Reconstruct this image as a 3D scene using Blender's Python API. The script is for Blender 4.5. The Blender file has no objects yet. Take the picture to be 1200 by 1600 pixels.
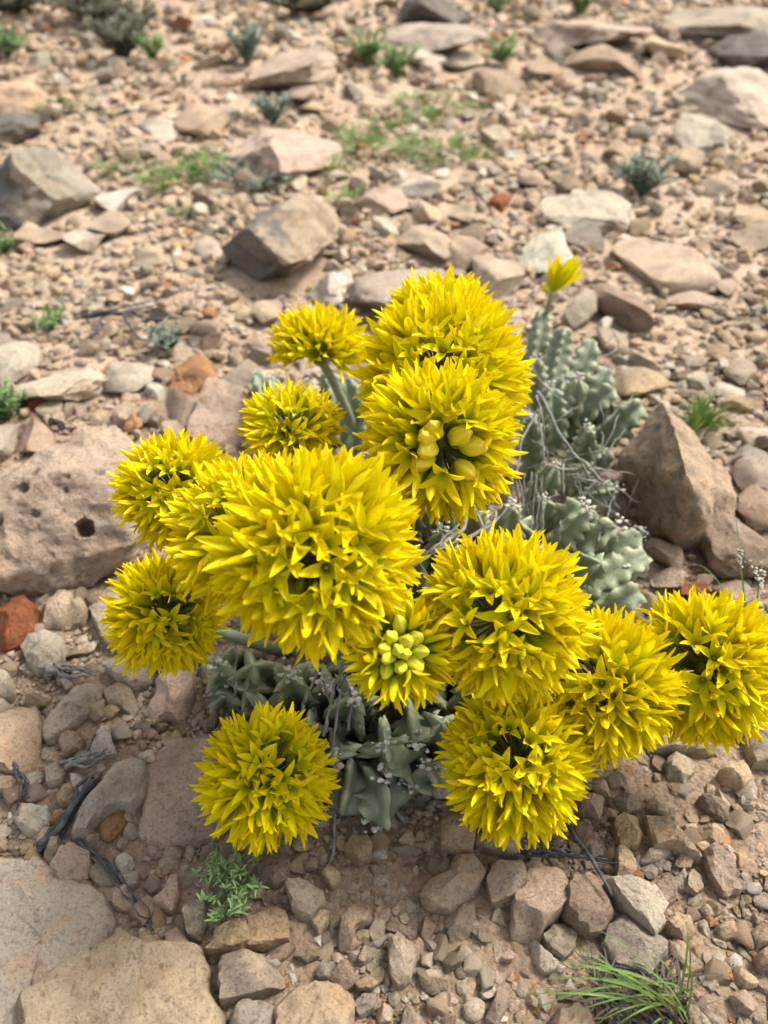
import bpy, bmesh, math, random
import numpy as np
from mathutils import Vector, Matrix, Quaternion

# ------------------------------------------------------------------ camera, world, sun, exposure
PW, PH, F = 1200, 1600, 1203.0            # photo size and focal length in its pixels
CAM_H, PITCH = 0.62, math.radians(40)
scene = bpy.context.scene
COL = scene.collection
cam_d = bpy.data.cameras.new('camera'); cam = bpy.data.objects.new('camera', cam_d); COL.objects.link(cam)
cam.location = (0, 0, CAM_H); cam.rotation_euler = (math.pi/2 - PITCH, 0, 0)
cam_d.sensor_fit = 'HORIZONTAL'; cam_d.sensor_width = 36; cam_d.lens = 36*F/PW
cam_d.clip_start = 0.02; cam_d.clip_end = 400
cam_d.dof.use_dof = True; cam_d.dof.focus_distance = 0.60; cam_d.dof.aperture_fstop = 6.5
scene.camera = cam

SUN_EL, SUN_AZ = math.radians(52), math.radians(58)      # azimuth clockwise from +Y: right and ahead
world = bpy.data.worlds.new('World'); scene.world = world; world.use_nodes = True
wn = world.node_tree.nodes; wl = world.node_tree.links
sky = wn.new('ShaderNodeTexSky'); sky.sky_type = 'NISHITA'; sky.sun_disc = False
sky.sun_elevation = SUN_EL; sky.sun_rotation = SUN_AZ
sky.dust_density = 4.0; sky.air_density = 1.0; sky.ozone_density = 0.6
hs = wn.new('ShaderNodeHueSaturation'); hs.inputs['Saturation'].default_value = 0.32   # thin cloud whitens the sky
wl.new(sky.outputs[0], hs.inputs['Color']); wl.new(hs.outputs[0], wn['Background'].inputs['Color'])
wn['Background'].inputs['Strength'].default_value = 0.13
sun_d = bpy.data.lights.new('sun', 'SUN'); sun_d.energy = 2.0; sun_d.angle = math.radians(14); sun_d.color = (1.0, 0.94, 0.85)
sun = bpy.data.objects.new('sun', sun_d); COL.objects.link(sun)
sd = Vector((math.cos(SUN_EL)*math.sin(SUN_AZ), math.cos(SUN_EL)*math.cos(SUN_AZ), math.sin(SUN_EL)))
sun.rotation_euler = sd.to_track_quat('Z', 'Y').to_euler(); sun.location = sd*20
vs = scene.view_settings
vs.view_transform = 'Standard'; vs.look = 'None'; vs.gamma = 1.0; vs.use_curve_mapping = False; vs.exposure = 1.3

# ------------------------------------------------------------------ helpers
rng = np.random.default_rng(7)
random.seed(7)

def _hash(ix, iy, iz, seed):
    h = (ix.astype(np.int64)*374761393 + iy.astype(np.int64)*668265263 + iz.astype(np.int64)*2147483647 + seed*974711) & 0xffffffff
    h = ((h ^ (h >> 13))*1274126177) & 0xffffffff
    h = ((h ^ (h >> 16))*2246822519) & 0xffffffff
    return ((h ^ (h >> 15)) & 0xffffff)/float(0xffffff)*2-1

def vnoise(p, seed=0):
    p = np.asarray(p, float); i = np.floor(p); f = p-i; f = f*f*(3-2*f); i = i.astype(np.int64)
    r = 0
    for dx in (0, 1):
        wx = f[..., 0] if dx else 1-f[..., 0]
        for dy in (0, 1):
            wy = f[..., 1] if dy else 1-f[..., 1]
            for dz in (0, 1):
                wz = f[..., 2] if dz else 1-f[..., 2]
                r = r + wx*wy*wz*_hash(i[..., 0]+dx, i[..., 1]+dy, i[..., 2]+dz, seed)
    return r

def fbm(p, octaves=4, seed=0):
    p = np.asarray(p, float); a, s, r = 1.0, 1.0, 0
    for o in range(octaves):
        r = r + a*vnoise(p*s + 17.3*o, seed+o); a *= 0.5; s *= 2.03
    return r

def gz(x, y):
    """height of the ground"""
    x = np.asarray(x, float); y = np.asarray(y, float)
    far = np.clip(y-2.4, 0, None)
    near = 0.010*np.sin(2.3*x+1.1*y)+0.008*np.sin(5.1*x-3.2*y+1)
    w = np.clip(np.hypot((x-0.05)/0.45, (y-0.62)/0.45)-0.6, 0, 1)
    big = 0.05*np.sin(0.8*x+0.5*y+0.6)*np.clip((y-1.0)/2, 0, 1)
    return near*w + big + 0.075*far**1.15*np.where(far > 0, 1, 0) + 0.03*np.clip(x-0.3, 0, 3)*np.clip(y-0.6, 0, 2)/2

_cp, _sp = math.cos(PITCH), math.sin(PITCH)
def ray(px, py):
    a, b = (px-PW/2)/F, -(py-PH/2)/F
    return np.array([a, _cp + b*_sp, -_sp + b*_cp])       # depth along the view axis = 1

def at_depth(px, py, d):
    return np.array([0, 0, CAM_H]) + ray(px, py)*d

def on_ground(px, py, h=0.0):
    """point a height h above the ground whose picture is at (px,py)"""
    r = ray(px, py)
    if r[2] > -0.02: r[2] = -0.02
    t = (CAM_H-h)/-r[2]
    for _ in range(25):
        t2 = (CAM_H-h-float(gz(r[0]*t, r[1]*t)))/-r[2]
        t = 0.6*t+0.4*t2
    return np.array([r[0]*t, r[1]*t, CAM_H+r[2]*t])

def depth_of(p):
    return p[1]*_cp + (CAM_H-p[2])*_sp

def mesh_np(name, V, Fc, smooth=True, sharp=None):
    """V (n,3); Fc (m,k) array or list of faces"""
    me = bpy.data.meshes.new(name)
    V = np.asarray(V, np.float32)
    if isinstance(Fc, np.ndarray):
        k = Fc.shape[1]; m = len(Fc)
        me.vertices.add(len(V)); me.vertices.foreach_set('co', V.ravel())
        me.loops.add(m*k); me.loops.foreach_set('vertex_index', Fc.astype(np.int32).ravel())
        me.polygons.add(m); me.polygons.foreach_set('loop_start', np.arange(0, m*k, k, dtype=np.int32))
        me.update(calc_edges=True)
    else:
        me.from_pydata([tuple(map(float, v)) for v in V], [], [tuple(map(int, f)) for f in Fc]); me.update()
    me.polygons.foreach_set('use_smooth', np.full(len(me.polygons), smooth)); 
    if sharp: me.set_sharp_from_angle(angle=math.radians(sharp))
    me.validate()
    return me

def col_attr(me, name, rgb):
    a = me.attributes.new(name, 'FLOAT_COLOR', 'POINT')
    rgb = np.asarray(rgb, np.float32)
    a.data.foreach_set('color', np.hstack([rgb, np.ones((len(rgb), 1), np.float32)]).ravel())

def flt_attr(me, name, v):
    a = me.attributes.new(name, 'FLOAT', 'POINT'); a.data.foreach_set('value', np.asarray(v, np.float32))

def link(name, me, mat=None, parent=None, loc=None, rot=None, scl=None):
    o = bpy.data.objects.new(name, me); COL.objects.link(o)
    if mat is not None and me is not None and not me.materials: me.materials.append(mat)
    if parent is not None: o.parent = parent
    if loc is not None: o.location = [float(c) for c in loc]
    if rot is not None:
        o.rotation_mode = 'QUATERNION'; o.rotation_quaternion = rot
    if scl is not None: o.scale = scl
    return o

def tag(o, label=None, cat=None, group=None, kind=None):
    if label: o['label'] = label
    if cat: o['category'] = cat
    if group: o['group'] = group
    if kind: o['kind'] = kind
    return o

_ICO = {}
def ico(n):
    if n not in _ICO:
        bm = bmesh.new(); bmesh.ops.create_icosphere(bm, subdivisions=n, radius=1.0)
        bm.verts.ensure_lookup_table()
        V = np.array([v.co[:] for v in bm.verts]); Fc = np.array([[v.index for v in f.verts] for f in bm.faces]); bm.free()
        _ICO[n] = (V, Fc)
    return _ICO[n]

def tube(path, radii, n=6, cap=True):
    """tube along a polyline; returns V,F(list)"""
    P = np.asarray(path, float); m = len(P); radii = np.broadcast_to(np.asarray(radii, float), (m,))
    T = np.gradient(P, axis=0); T /= np.linalg.norm(T, axis=1)[:, None]+1e-12
    ref = np.array([0.31, 0.17, 0.93]); 
    if abs(T[0]@ref) > 0.9: ref = np.array([1, 0, 0.])
    V = []; 
    for i in range(m):
        a = np.cross(T[i], ref); a /= np.linalg.norm(a)+1e-12; b = np.cross(T[i], a); ref = np.cross(a, T[i]) if False else ref
        for k in range(n):
            t = 2*math.pi*k/n; V.append(P[i]+radii[i]*(a*math.cos(t)+b*math.sin(t)))
    Fc = [(i*n+k, i*n+(k+1) % n, (i+1)*n+(k+1) % n, (i+1)*n+k) for i in range(m-1) for k in range(n)]
    if cap: Fc += [tuple(range(n))[::-1], tuple((m-1)*n+k for k in range(n))]
    return np.array(V), Fc

class MB:
    def __init__(s): s.V = []; s.F = []; s.n = 0; s.A = []
    def add(s, V, Fc, a=None):
        s.V.append(np.asarray(V, float)); s.F += [tuple(i+s.n for i in f) for f in Fc]; s.n += len(V)
        s.A.append(np.full(len(V), 0.0) if a is None else np.broadcast_to(np.asarray(a, float), (len(V),)))
    def mesh(s, name, smooth=True, sharp=None):
        me = mesh_np(name, np.vstack(s.V), s.F, smooth, sharp); flt_attr(me, 'along', np.concatenate(s.A)); return me

# ------------------------------------------------------------------ materials
def new_mat(name):
    m = bpy.data.materials.new(name); m.use_nodes = True
    nt = m.node_tree; return m, nt.nodes, nt.links, nt.nodes['Principled BSDF']

def N(nodes, t, **kw):
    n = nodes.new(t)
    for k, v in kw.items():
        if k in n.inputs: n.inputs[k].default_value = v
        else: setattr(n, k, v)
    return n

def ramp(nodes, stops, interp='LINEAR'):
    r = nodes.new('ShaderNodeValToRGB'); cr = r.color_ramp; cr.interpolation = interp
    while len(cr.elements) < len(stops): cr.elements.new(0.5)
    for e, (p, c) in zip(cr.elements, stops):
        e.position = p; e.color = (*c, 1) if len(c) == 3 else c
    return r

def mixc(nodes, links, typ, fac, a, b):
    m = nodes.new('ShaderNodeMix'); m.data_type = 'RGBA'; m.blend_type = typ
    for sock, v in ((m.inputs['Factor'], fac), (m.inputs['A'], a), (m.inputs['B'], b)):
        if hasattr(v, 'is_output'): links.new(v, sock)
        else: sock.default_value = v if not isinstance(v, tuple) else (*v, 1)
    return m.outputs['Result']

def stone_material(name, source, big=14.0, pits=0.0, crust_shade=0.0, cs=0.86):
    """weathered limestone; the tint comes from the object colour or from a vertex attribute"""
    m, n, l, b = new_mat(name)
    if source == 'object':
        oi = n.new('ShaderNodeObjectInfo'); tint = oi.outputs['Color']
        tc = n.new('ShaderNodeTexCoord'); mp = N(n, 'ShaderNodeVectorMath', operation='ADD')
        sc = N(n, 'ShaderNodeVectorMath', operation='SCALE'); sc.inputs[0].default_value = (31, 17, 23)
        l.new(oi.outputs['Random'], sc.inputs['Scale'])
        l.new(tc.outputs['Object'], mp.inputs[0]); l.new(sc.outputs[0], mp.inputs[1]); vec = mp.outputs[0]
        geo_vec = vec
    else:
        at = N(n, 'ShaderNodeAttribute', attribute_name='tint'); tint = at.outputs['Color']
        g = n.new('ShaderNodeNewGeometry'); vec = g.outputs['Position']
    n1 = N(n, 'ShaderNodeTexNoise', Scale=big, Detail=6.0, Roughness=0.62, Distortion=0.4); l.new(vec, n1.inputs['Vector'])
    r1 = ramp(n, [(0.30, (0.55, 0.52, 0.50)), (0.48, (0.95, 0.95, 0.95)), (0.70, (1.25, 1.22, 1.17))]); l.new(n1.outputs['Fac'], r1.inputs['Fac'])
    c = mixc(n, l, 'MULTIPLY', 1.0, tint, r1.outputs['Color'])
    # ochre stains and pale lime crust with outlines of their own
    n2 = N(n, 'ShaderNodeTexNoise', Scale=big*2.1, Detail=8.0, Roughness=0.7, Distortion=1.2); l.new(vec, n2.inputs['Vector'])
    r2 = ramp(n, [(0.56, (0, 0, 0)), (0.66, (0.55, 0.55, 0.55))]); l.new(n2.outputs['Fac'], r2.inputs['Fac'])
    oc = mixc(n, l, 'MULTIPLY', 1.0, c, (1.12, 0.82, 0.56))
    c = mixc(n, l, 'MIX', r2.outputs['Color'], c, oc)
    n3 = N(n, 'ShaderNodeTexNoise', Scale=big*1.3, Detail=9.0, Roughness=0.75, Distortion=0.8); n3.noise_dimensions = '4D'; n3.inputs['W'].default_value = 3.0; l.new(vec, n3.inputs['Vector'])
    r3 = ramp(n, [(0.55, (0, 0, 0)), (0.70, (0.5, 0.5, 0.5))]); l.new(n3.outputs['Fac'], r3.inputs['Fac'])
    c = mixc(n, l, 'MIX', r3.outputs['Color'], c, (0.48, 0.41, 0.33))
    # fine speckle
    n4 = N(n, 'ShaderNodeTexNoise', Scale=380.0, Detail=6.0, Roughness=0.75); l.new(vec, n4.inputs['Vector'])
    r4 = ramp(n, [(0.34, (0.52, 0.49, 0.46)), (0.47, (1, 1, 1)), (0.56, (1, 1, 1)), (0.70, (1.3, 1.28, 1.25))]); l.new(n4.outputs['Fac'], r4.inputs['Fac'])
    c = mixc(n, l, 'MULTIPLY', 1.0, c, r4.outputs['Color'])
    n5 = N(n, 'ShaderNodeTexNoise', Scale=135.0, Detail=6.0, Roughness=0.68, Distortion=0.6); l.new(vec, n5.inputs['Vector'])
    r5 = ramp(n, [(0.34, (0.58, 0.54, 0.50)), (0.46, (1, 1, 1)), (0.60, (1.0, 1.0, 1.0)), (0.74, (1.2, 1.19, 1.17))]); l.new(n5.outputs['Fac'], r5.inputs['Fac'])
    c = mixc(n, l, 'MULTIPLY', 0.85, c, r5.outputs['Color'])
    if crust_shade:      # weathering and the shaded left side, both painted in dark, with a ragged edge
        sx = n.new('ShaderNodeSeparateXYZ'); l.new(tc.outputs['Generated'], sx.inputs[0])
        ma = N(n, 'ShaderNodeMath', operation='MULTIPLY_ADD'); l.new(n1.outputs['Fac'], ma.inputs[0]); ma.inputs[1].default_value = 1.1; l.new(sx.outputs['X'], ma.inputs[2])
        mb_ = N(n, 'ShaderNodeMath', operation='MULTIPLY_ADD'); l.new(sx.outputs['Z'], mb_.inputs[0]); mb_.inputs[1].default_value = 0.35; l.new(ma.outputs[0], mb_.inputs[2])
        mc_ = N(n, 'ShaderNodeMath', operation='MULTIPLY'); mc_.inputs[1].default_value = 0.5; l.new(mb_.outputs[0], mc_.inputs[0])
        rc = ramp(n, [(0.0, (cs, cs, cs)), (crust_shade, (cs*0.93,)*3), (crust_shade+0.05, (0, 0, 0))]); l.new(mc_.outputs[0], rc.inputs['Fac'])
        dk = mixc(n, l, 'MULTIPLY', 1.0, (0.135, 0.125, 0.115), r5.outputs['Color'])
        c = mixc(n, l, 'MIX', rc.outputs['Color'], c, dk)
    l.new(c, b.inputs['Base Color'])
    b.inputs['Roughness'].default_value = 0.92; b.inputs['Specular IOR Level'].default_value = 0.18
    v = N(n, 'ShaderNodeTexNoise', Scale=70.0, Detail=9.0, Roughness=0.72); l.new(vec, v.inputs['Vector'])
    bp = N(n, 'ShaderNodeBump', Strength=1.0, Distance=0.009); l.new(v.outputs['Fac'], bp.inputs['Height'])
    vo = N(n, 'ShaderNodeTexVoronoi', Scale=95.0, Randomness=1.0); l.new(vec, vo.inputs['Vector'])
    rv = ramp(n, [(0.0, (0, 0, 0)), (0.28, (1, 1, 1))]); l.new(vo.outputs['Distance'], rv.inputs['Fac'])
    bp2 = N(n, 'ShaderNodeBump', Strength=0.25+pits, Distance=0.0025); l.new(rv.outputs['Color'], bp2.inputs['Height']); l.new(bp.outputs[0], bp2.inputs['Normal'])
    bp3 = N(n, 'ShaderNodeBump', Strength=0.8, Distance=0.0022); l.new(n4.outputs['Fac'], bp3.inputs['Height']); l.new(bp2.outputs[0], bp3.inputs['Normal'])
    l.new(bp3.outputs[0], b.inputs['Normal'])
    return m

M_STONE = stone_material('limestone', 'object')
M_PITTED = stone_material('pitted_limestone', 'object', 10.0, 0.6)
M_MOTTLED = stone_material('mottled_limestone', 'object', 24.0, 0.5, 0.50, 0.42)  # wedge rock: mottled, with the shade of its left face painted darker
M_CRUST_SHADE = stone_material('crust_shaded_limestone', 'object', 9.0, 0.3, 0.65)  # boulders: weathered face, plus left-side shade painted into the colour
M_GRAVEL = stone_material('limestone_gravel', 'attr', 18.0)

def soil_material():
    m, n, l, b = new_mat('stony_soil')
    g = n.new('ShaderNodeNewGeometry'); vec = g.outputs['Position']
    n1 = N(n, 'ShaderNodeTexNoise', Scale=2.2, Detail=8.0, Roughness=0.65); l.new(vec, n1.inputs['Vector'])
    r1 = ramp(n, [(0.3, (0.32, 0.235, 0.165)), (0.5, (0.40, 0.300, 0.212)), (0.7, (0.46, 0.36, 0.262))]); l.new(n1.outputs['Fac'], r1.inputs['Fac'])
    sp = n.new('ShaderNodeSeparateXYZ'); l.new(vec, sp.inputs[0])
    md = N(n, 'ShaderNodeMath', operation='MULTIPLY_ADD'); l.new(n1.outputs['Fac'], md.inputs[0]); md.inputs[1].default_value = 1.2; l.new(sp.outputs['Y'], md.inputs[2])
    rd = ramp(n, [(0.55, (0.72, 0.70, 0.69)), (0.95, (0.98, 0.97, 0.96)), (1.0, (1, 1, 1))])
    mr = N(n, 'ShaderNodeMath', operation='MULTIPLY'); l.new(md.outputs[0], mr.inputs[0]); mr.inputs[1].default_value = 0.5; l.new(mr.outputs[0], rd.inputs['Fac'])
    n2 = N(n, 'ShaderNodeTexNoise', Scale=55.0, Detail=8.0, Roughness=0.75); l.new(vec, n2.inputs['Vector'])
    r2 = ramp(n, [(0.28, (0.55, 0.52, 0.5)), (0.5, (1, 1, 1)), (0.75, (1.3, 1.27, 1.22))]); l.new(n2.outputs['Fac'], r2.inputs['Fac'])
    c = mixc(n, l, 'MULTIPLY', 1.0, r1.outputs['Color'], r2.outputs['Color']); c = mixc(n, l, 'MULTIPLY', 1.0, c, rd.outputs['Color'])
    vo = N(n, 'ShaderNodeTexVoronoi', Scale=190.0, Randomness=1.0); l.new(vec, vo.inputs['Vector'])
    hv = N(n, 'ShaderNodeHueSaturation', Saturation=0.0); l.new(vo.outputs['Color'], hv.inputs['Color'])
    rv = ramp(n, [(0.1, (0.72, 0.7, 0.68)), (0.6, (1, 1, 1)), (0.95, (1.3, 1.28, 1.25))]); l.new(hv.outputs[0], rv.inputs['Fac'])
    c = mixc(n, l, 'MULTIPLY', 0.8, c, rv.outputs['Color'])
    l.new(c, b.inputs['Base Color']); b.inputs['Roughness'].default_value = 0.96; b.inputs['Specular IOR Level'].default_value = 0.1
    inv = ramp(n, [(0.0, (1, 1, 1)), (0.6, (0, 0, 0))]); l.new(vo.outputs['Distance'], inv.inputs['Fac'])
    b1 = N(n, 'ShaderNodeBump', Strength=0.7, Distance=0.003); l.new(inv.outputs['Color'], b1.inputs['Height'])
    b2 = N(n, 'ShaderNodeBump', Strength=0.9, Distance=0.008); l.new(n2.outputs['Fac'], b2.inputs['Height']); l.new(b1.outputs[0], b2.inputs['Normal'])
    l.new(b2.outputs[0], b.inputs['Normal'])
    return m
M_SOIL = soil_material()

def leafy(name, base, tip, rough=0.6, transl=0.25, spec=0.3, noise=40.0, bump=0.0):
    """plant tissue: colour along attribute 'along' 0..1, slight mottling, some light passing through"""
    m, n, l, b = new_mat(name)
    at = N(n, 'ShaderNodeAttribute', attribute_name='along')
    stops = [(i/(len(base)-1), c) for i, c in enumerate(base)] if isinstance(base, list) else [(0, base), (1, tip)]
    r = ramp(n, stops); l.new(at.outputs['Fac'], r.inputs['Fac'])
    oi = n.new('ShaderNodeObjectInfo'); tc = n.new('ShaderNodeTexCoord')
    nz = N(n, 'ShaderNodeTexNoise', Scale=noise, Detail=7.0, Roughness=0.68); l.new(tc.outputs['Object'], nz.inputs['Vector'])
    rz = ramp(n, [(0.32, (0.74, 0.77, 0.72)), (0.68, (1.16, 1.14, 1.12))]); l.new(nz.outputs['Fac'], rz.inputs['Fac'])
    c = mixc(n, l, 'MULTIPLY', 1.0, r.outputs['Color'], rz.outputs['Color'])
    rr = ramp(n, [(0, (0.88, 0.93, 0.9)), (1, (1.08, 1.03, 1.0))]); l.new(oi.outputs['Random'], rr.inputs['Fac'])
    c = mixc(n, l, 'MULTIPLY', 1.0, c, rr.outputs['Color'])
    l.new(c, b.inputs['Base Color']); b.inputs['Roughness'].default_value = rough; b.inputs['Specular IOR Level'].default_value = spec
    if bump:
        nb = N(n, 'ShaderNodeTexNoise', Scale=noise*4, Detail=5.0); l.new(tc.outputs['Object'], nb.inputs['Vector'])
        bp = N(n, 'ShaderNodeBump', Strength=bump, Distance=0.002); l.new(nb.outputs['Fac'], bp.inputs['Height']); l.new(bp.outputs[0], b.inputs['Normal'])
    if transl:
        t = n.new('ShaderNodeBsdfTranslucent'); l.new(c, t.inputs['Color'])
        ms = n.new('ShaderNodeMixShader'); ms.inputs[0].default_value = transl
        l.new(b.outputs[0], ms.inputs[1]); l.new(t.outputs[0], ms.inputs[2]); l.new(ms.outputs[0], n['Material Output'].inputs['Surface'])
    return m

M_PETAL = leafy('yellow_petal', [(0.36, 0.44, 0.015), (0.52, 0.55, 0.010), (0.70, 0.60, 0.004), (0.78, 0.66, 0.003), (0.80, 0.66, 0.003)], None, 0.55, 0.30, 0.10, 60)
M_BUD = leafy('yellow_bud', [(0.42, 0.46, 0.03), (0.62, 0.60, 0.03), (0.80, 0.66, 0.03), (0.82, 0.62, 0.05)], None, 0.5, 0.12, 0.3, 300)
M_GBUD = leafy('green_bud', [(0.30, 0.40, 0.03), (0.48, 0.54, 0.03), (0.66, 0.62, 0.03), (0.70, 0.62, 0.05)], None, 0.5, 0.12, 0.3, 300)
M_CORONA = leafy('orange_corona', (0.42, 0.26, 0.01), (0.66, 0.30, 0.01), 0.45, 0.0, 0.4, 300)
M_STALK = leafy('flower_stalk', (0.20, 0.21, 0.07), (0.22, 0.19, 0.05), 0.6, 0.1, 0.3, 100)
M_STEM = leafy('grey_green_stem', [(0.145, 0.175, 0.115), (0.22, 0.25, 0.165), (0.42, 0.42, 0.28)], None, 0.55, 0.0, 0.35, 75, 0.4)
M_WOOL = leafy('dry_white_scale', (0.36, 0.33, 0.28), (0.62, 0.60, 0.57), 0.9, 0.0, 0.1, 300, 0.5)
M_DRY = leafy('dry_grey_stalk', [(0.14, 0.13, 0.125), (0.26, 0.25, 0.245), (0.17, 0.16, 0.15)], None, 0.85, 0.0, 0.2, 220, 0.8)
M_DARKTWIG = leafy('weathered_twig', [(0.05, 0.047, 0.05), (0.13, 0.125, 0.135), (0.07, 0.065, 0.07)], None, 0.85, 0.0, 0.2, 260, 0.9)
M_GRASS = leafy('green_grass', [(0.22, 0.23, 0.09), (0.125, 0.225, 0.042), (0.155, 0.265, 0.055)], None, 0.5, 0.3, 0.3, 60)
M_STRAW = leafy('dead_grass', [(0.05, 0.045, 0.045), (0.12, 0.105, 0.09), (0.22, 0.18, 0.11)], None, 0.8, 0.1, 0.1, 60)
M_HERB = leafy('green_herb', [(0.16, 0.22, 0.10), (0.20, 0.31, 0.11), (0.28, 0.40, 0.18)], None, 0.55, 0.25, 0.3, 60)
M_TEAL = leafy('grey_green_weed', [(0.15, 0.18, 0.14), (0.24, 0.29, 0.235), (0.35, 0.39, 0.33)], None, 0.7, 0.2, 0.2, 60)
M_BUSH = leafy('dry_grey_bush', [(0.12, 0.115, 0.085), (0.22, 0.22, 0.17), (0.30, 0.30, 0.235)], None, 0.8, 0.15, 0.1, 60)

# ------------------------------------------------------------------ the ground
def build_ground():
    rows = np.concatenate([np.linspace(-3.0, -0.1, 10), np.linspace(0, 1.7, 210)[:-1], 1.7*np.exp(np.linspace(0, math.log(90/1.7), 150))])
    colsn = 230
    V = []
    for y in rows:
        half = 1.25 + max(y, 0)*0.8
        x = np.linspace(-1, 1, colsn); x = half*(0.75*x + 0.25*x**3) if y < 8 else half*x
        V.append(np.stack([x, np.full(colsn, y), gz(x, np.full(colsn, min(y, 14))) + (max(y-14, 0)*0.03)], 1))
    V = np.vstack(V)
    d = fbm(V*[14, 14, 0]+[0, 0, 3.3], 5, 3); rough = np.clip(0.0045+0.0035*(V[:, 1]-0.8), 0.0045, 0.03)
    V[:, 2] += d*rough
    nr = len(rows); i = np.arange(nr-1)[:, None]*colsn + np.arange(colsn-1)[None]
    Fc = np.stack([i, i+1, i+colsn+1, i+colsn], -1).reshape(-1, 4)
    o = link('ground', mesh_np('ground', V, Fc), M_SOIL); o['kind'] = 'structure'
build_ground()

# ------------------------------------------------------------------ stones
TINT = dict(tan=(0.43, 0.335, 0.24), pale=(0.50, 0.42, 0.325), grey=(0.38, 0.315, 0.245), pink=(0.46, 0.345, 0.26), brown=(0.34, 0.25, 0.175),
            white=(0.60, 0.53, 0.43), red=(0.30, 0.105, 0.05), dark=(0.15, 0.13, 0.11), orange=(0.40, 0.215, 0.11), ochre=(0.41, 0.30, 0.17), warm=(0.48, 0.355, 0.235))
WORD = dict(tan='tan', pale='pale cream', grey='grey brown', pink='pinkish', brown='brown', white='whitish', red='brick red', dark='dark grey',
            orange='orange brown', ochre='ochre', warm='warm sandy')
BLOCK = []        # (polygon xy) where no gravel is strewn
PLACED = []
LOOSE = []

def tint(key, jit=0.07):
    c = np.array(TINT[key])*(1+random.uniform(-jit, jit))*(1+rng.uniform(-0.03, 0.03, 3))
    return (*[float(x) for x in c], 1.0)

def clip_planes(V, planes, keep=0.04):
    V = V.copy()
    for nrm, d in planes:
        over = V@nrm - d
        V -= np.outer(np.clip(over, 0, None)*(1-keep), nrm)
    return V

def rand_dirs(k, r):
    d = r.normal(size=(k, 3)); return d/np.linalg.norm(d, axis=1)[:, None]

def chunk(seed, n=3, k=11, rough=0.05, dmin=0.34, dmax=0.72):
    """an angular broken stone inside the unit ball"""
    r = np.random.default_rng(seed); V, Fc = ico(n)
    V = clip_planes(V, [(d, r.uniform(dmin, dmax)) for d in rand_dirs(k, r)])
    nn = V/np.linalg.norm(V, axis=1)[:, None]
    V = V + nn*(fbm(V*1.7+seed*3.1, 4, seed)*rough + (0.3-np.abs(fbm(V*4.1+seed, 3, seed+9)))*rough*(0.55 if n > 2 else 0.0))[:, None]
    lo, hi = V.min(0), V.max(0); V = (V-(lo+hi)/2)/((hi-lo)/2)
    return V, Fc

def stone_label(key, size):
    w = 'pebble' if size < 0.022 else 'stone' if size < 0.06 else 'rock'
    sz = {'pebble': 'small', 'stone': 'angular', 'rock': 'larger'}[w]
    return w, f'{sz} {WORD[key]} limestone {w} lying loose on the stony ground', f'loose {WORD[key]} {w}s'

def finish_stone(me, loc, key, label, name, size, mat=None, rot=None, scl=None):
    w, lb, gp = stone_label(key, size)
    o = link(name or w, me, mat or M_STONE, None, loc, rot, scl); o.color = tint(key)
    if label: tag(o, label, {'boulder': 'boulder', 'flat_rock': 'slab', 'bedrock_block': 'rock'}.get(name, w))
    else: tag(o, lb, w, gp); LOOSE.append((o, key, w))
    return o

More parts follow.
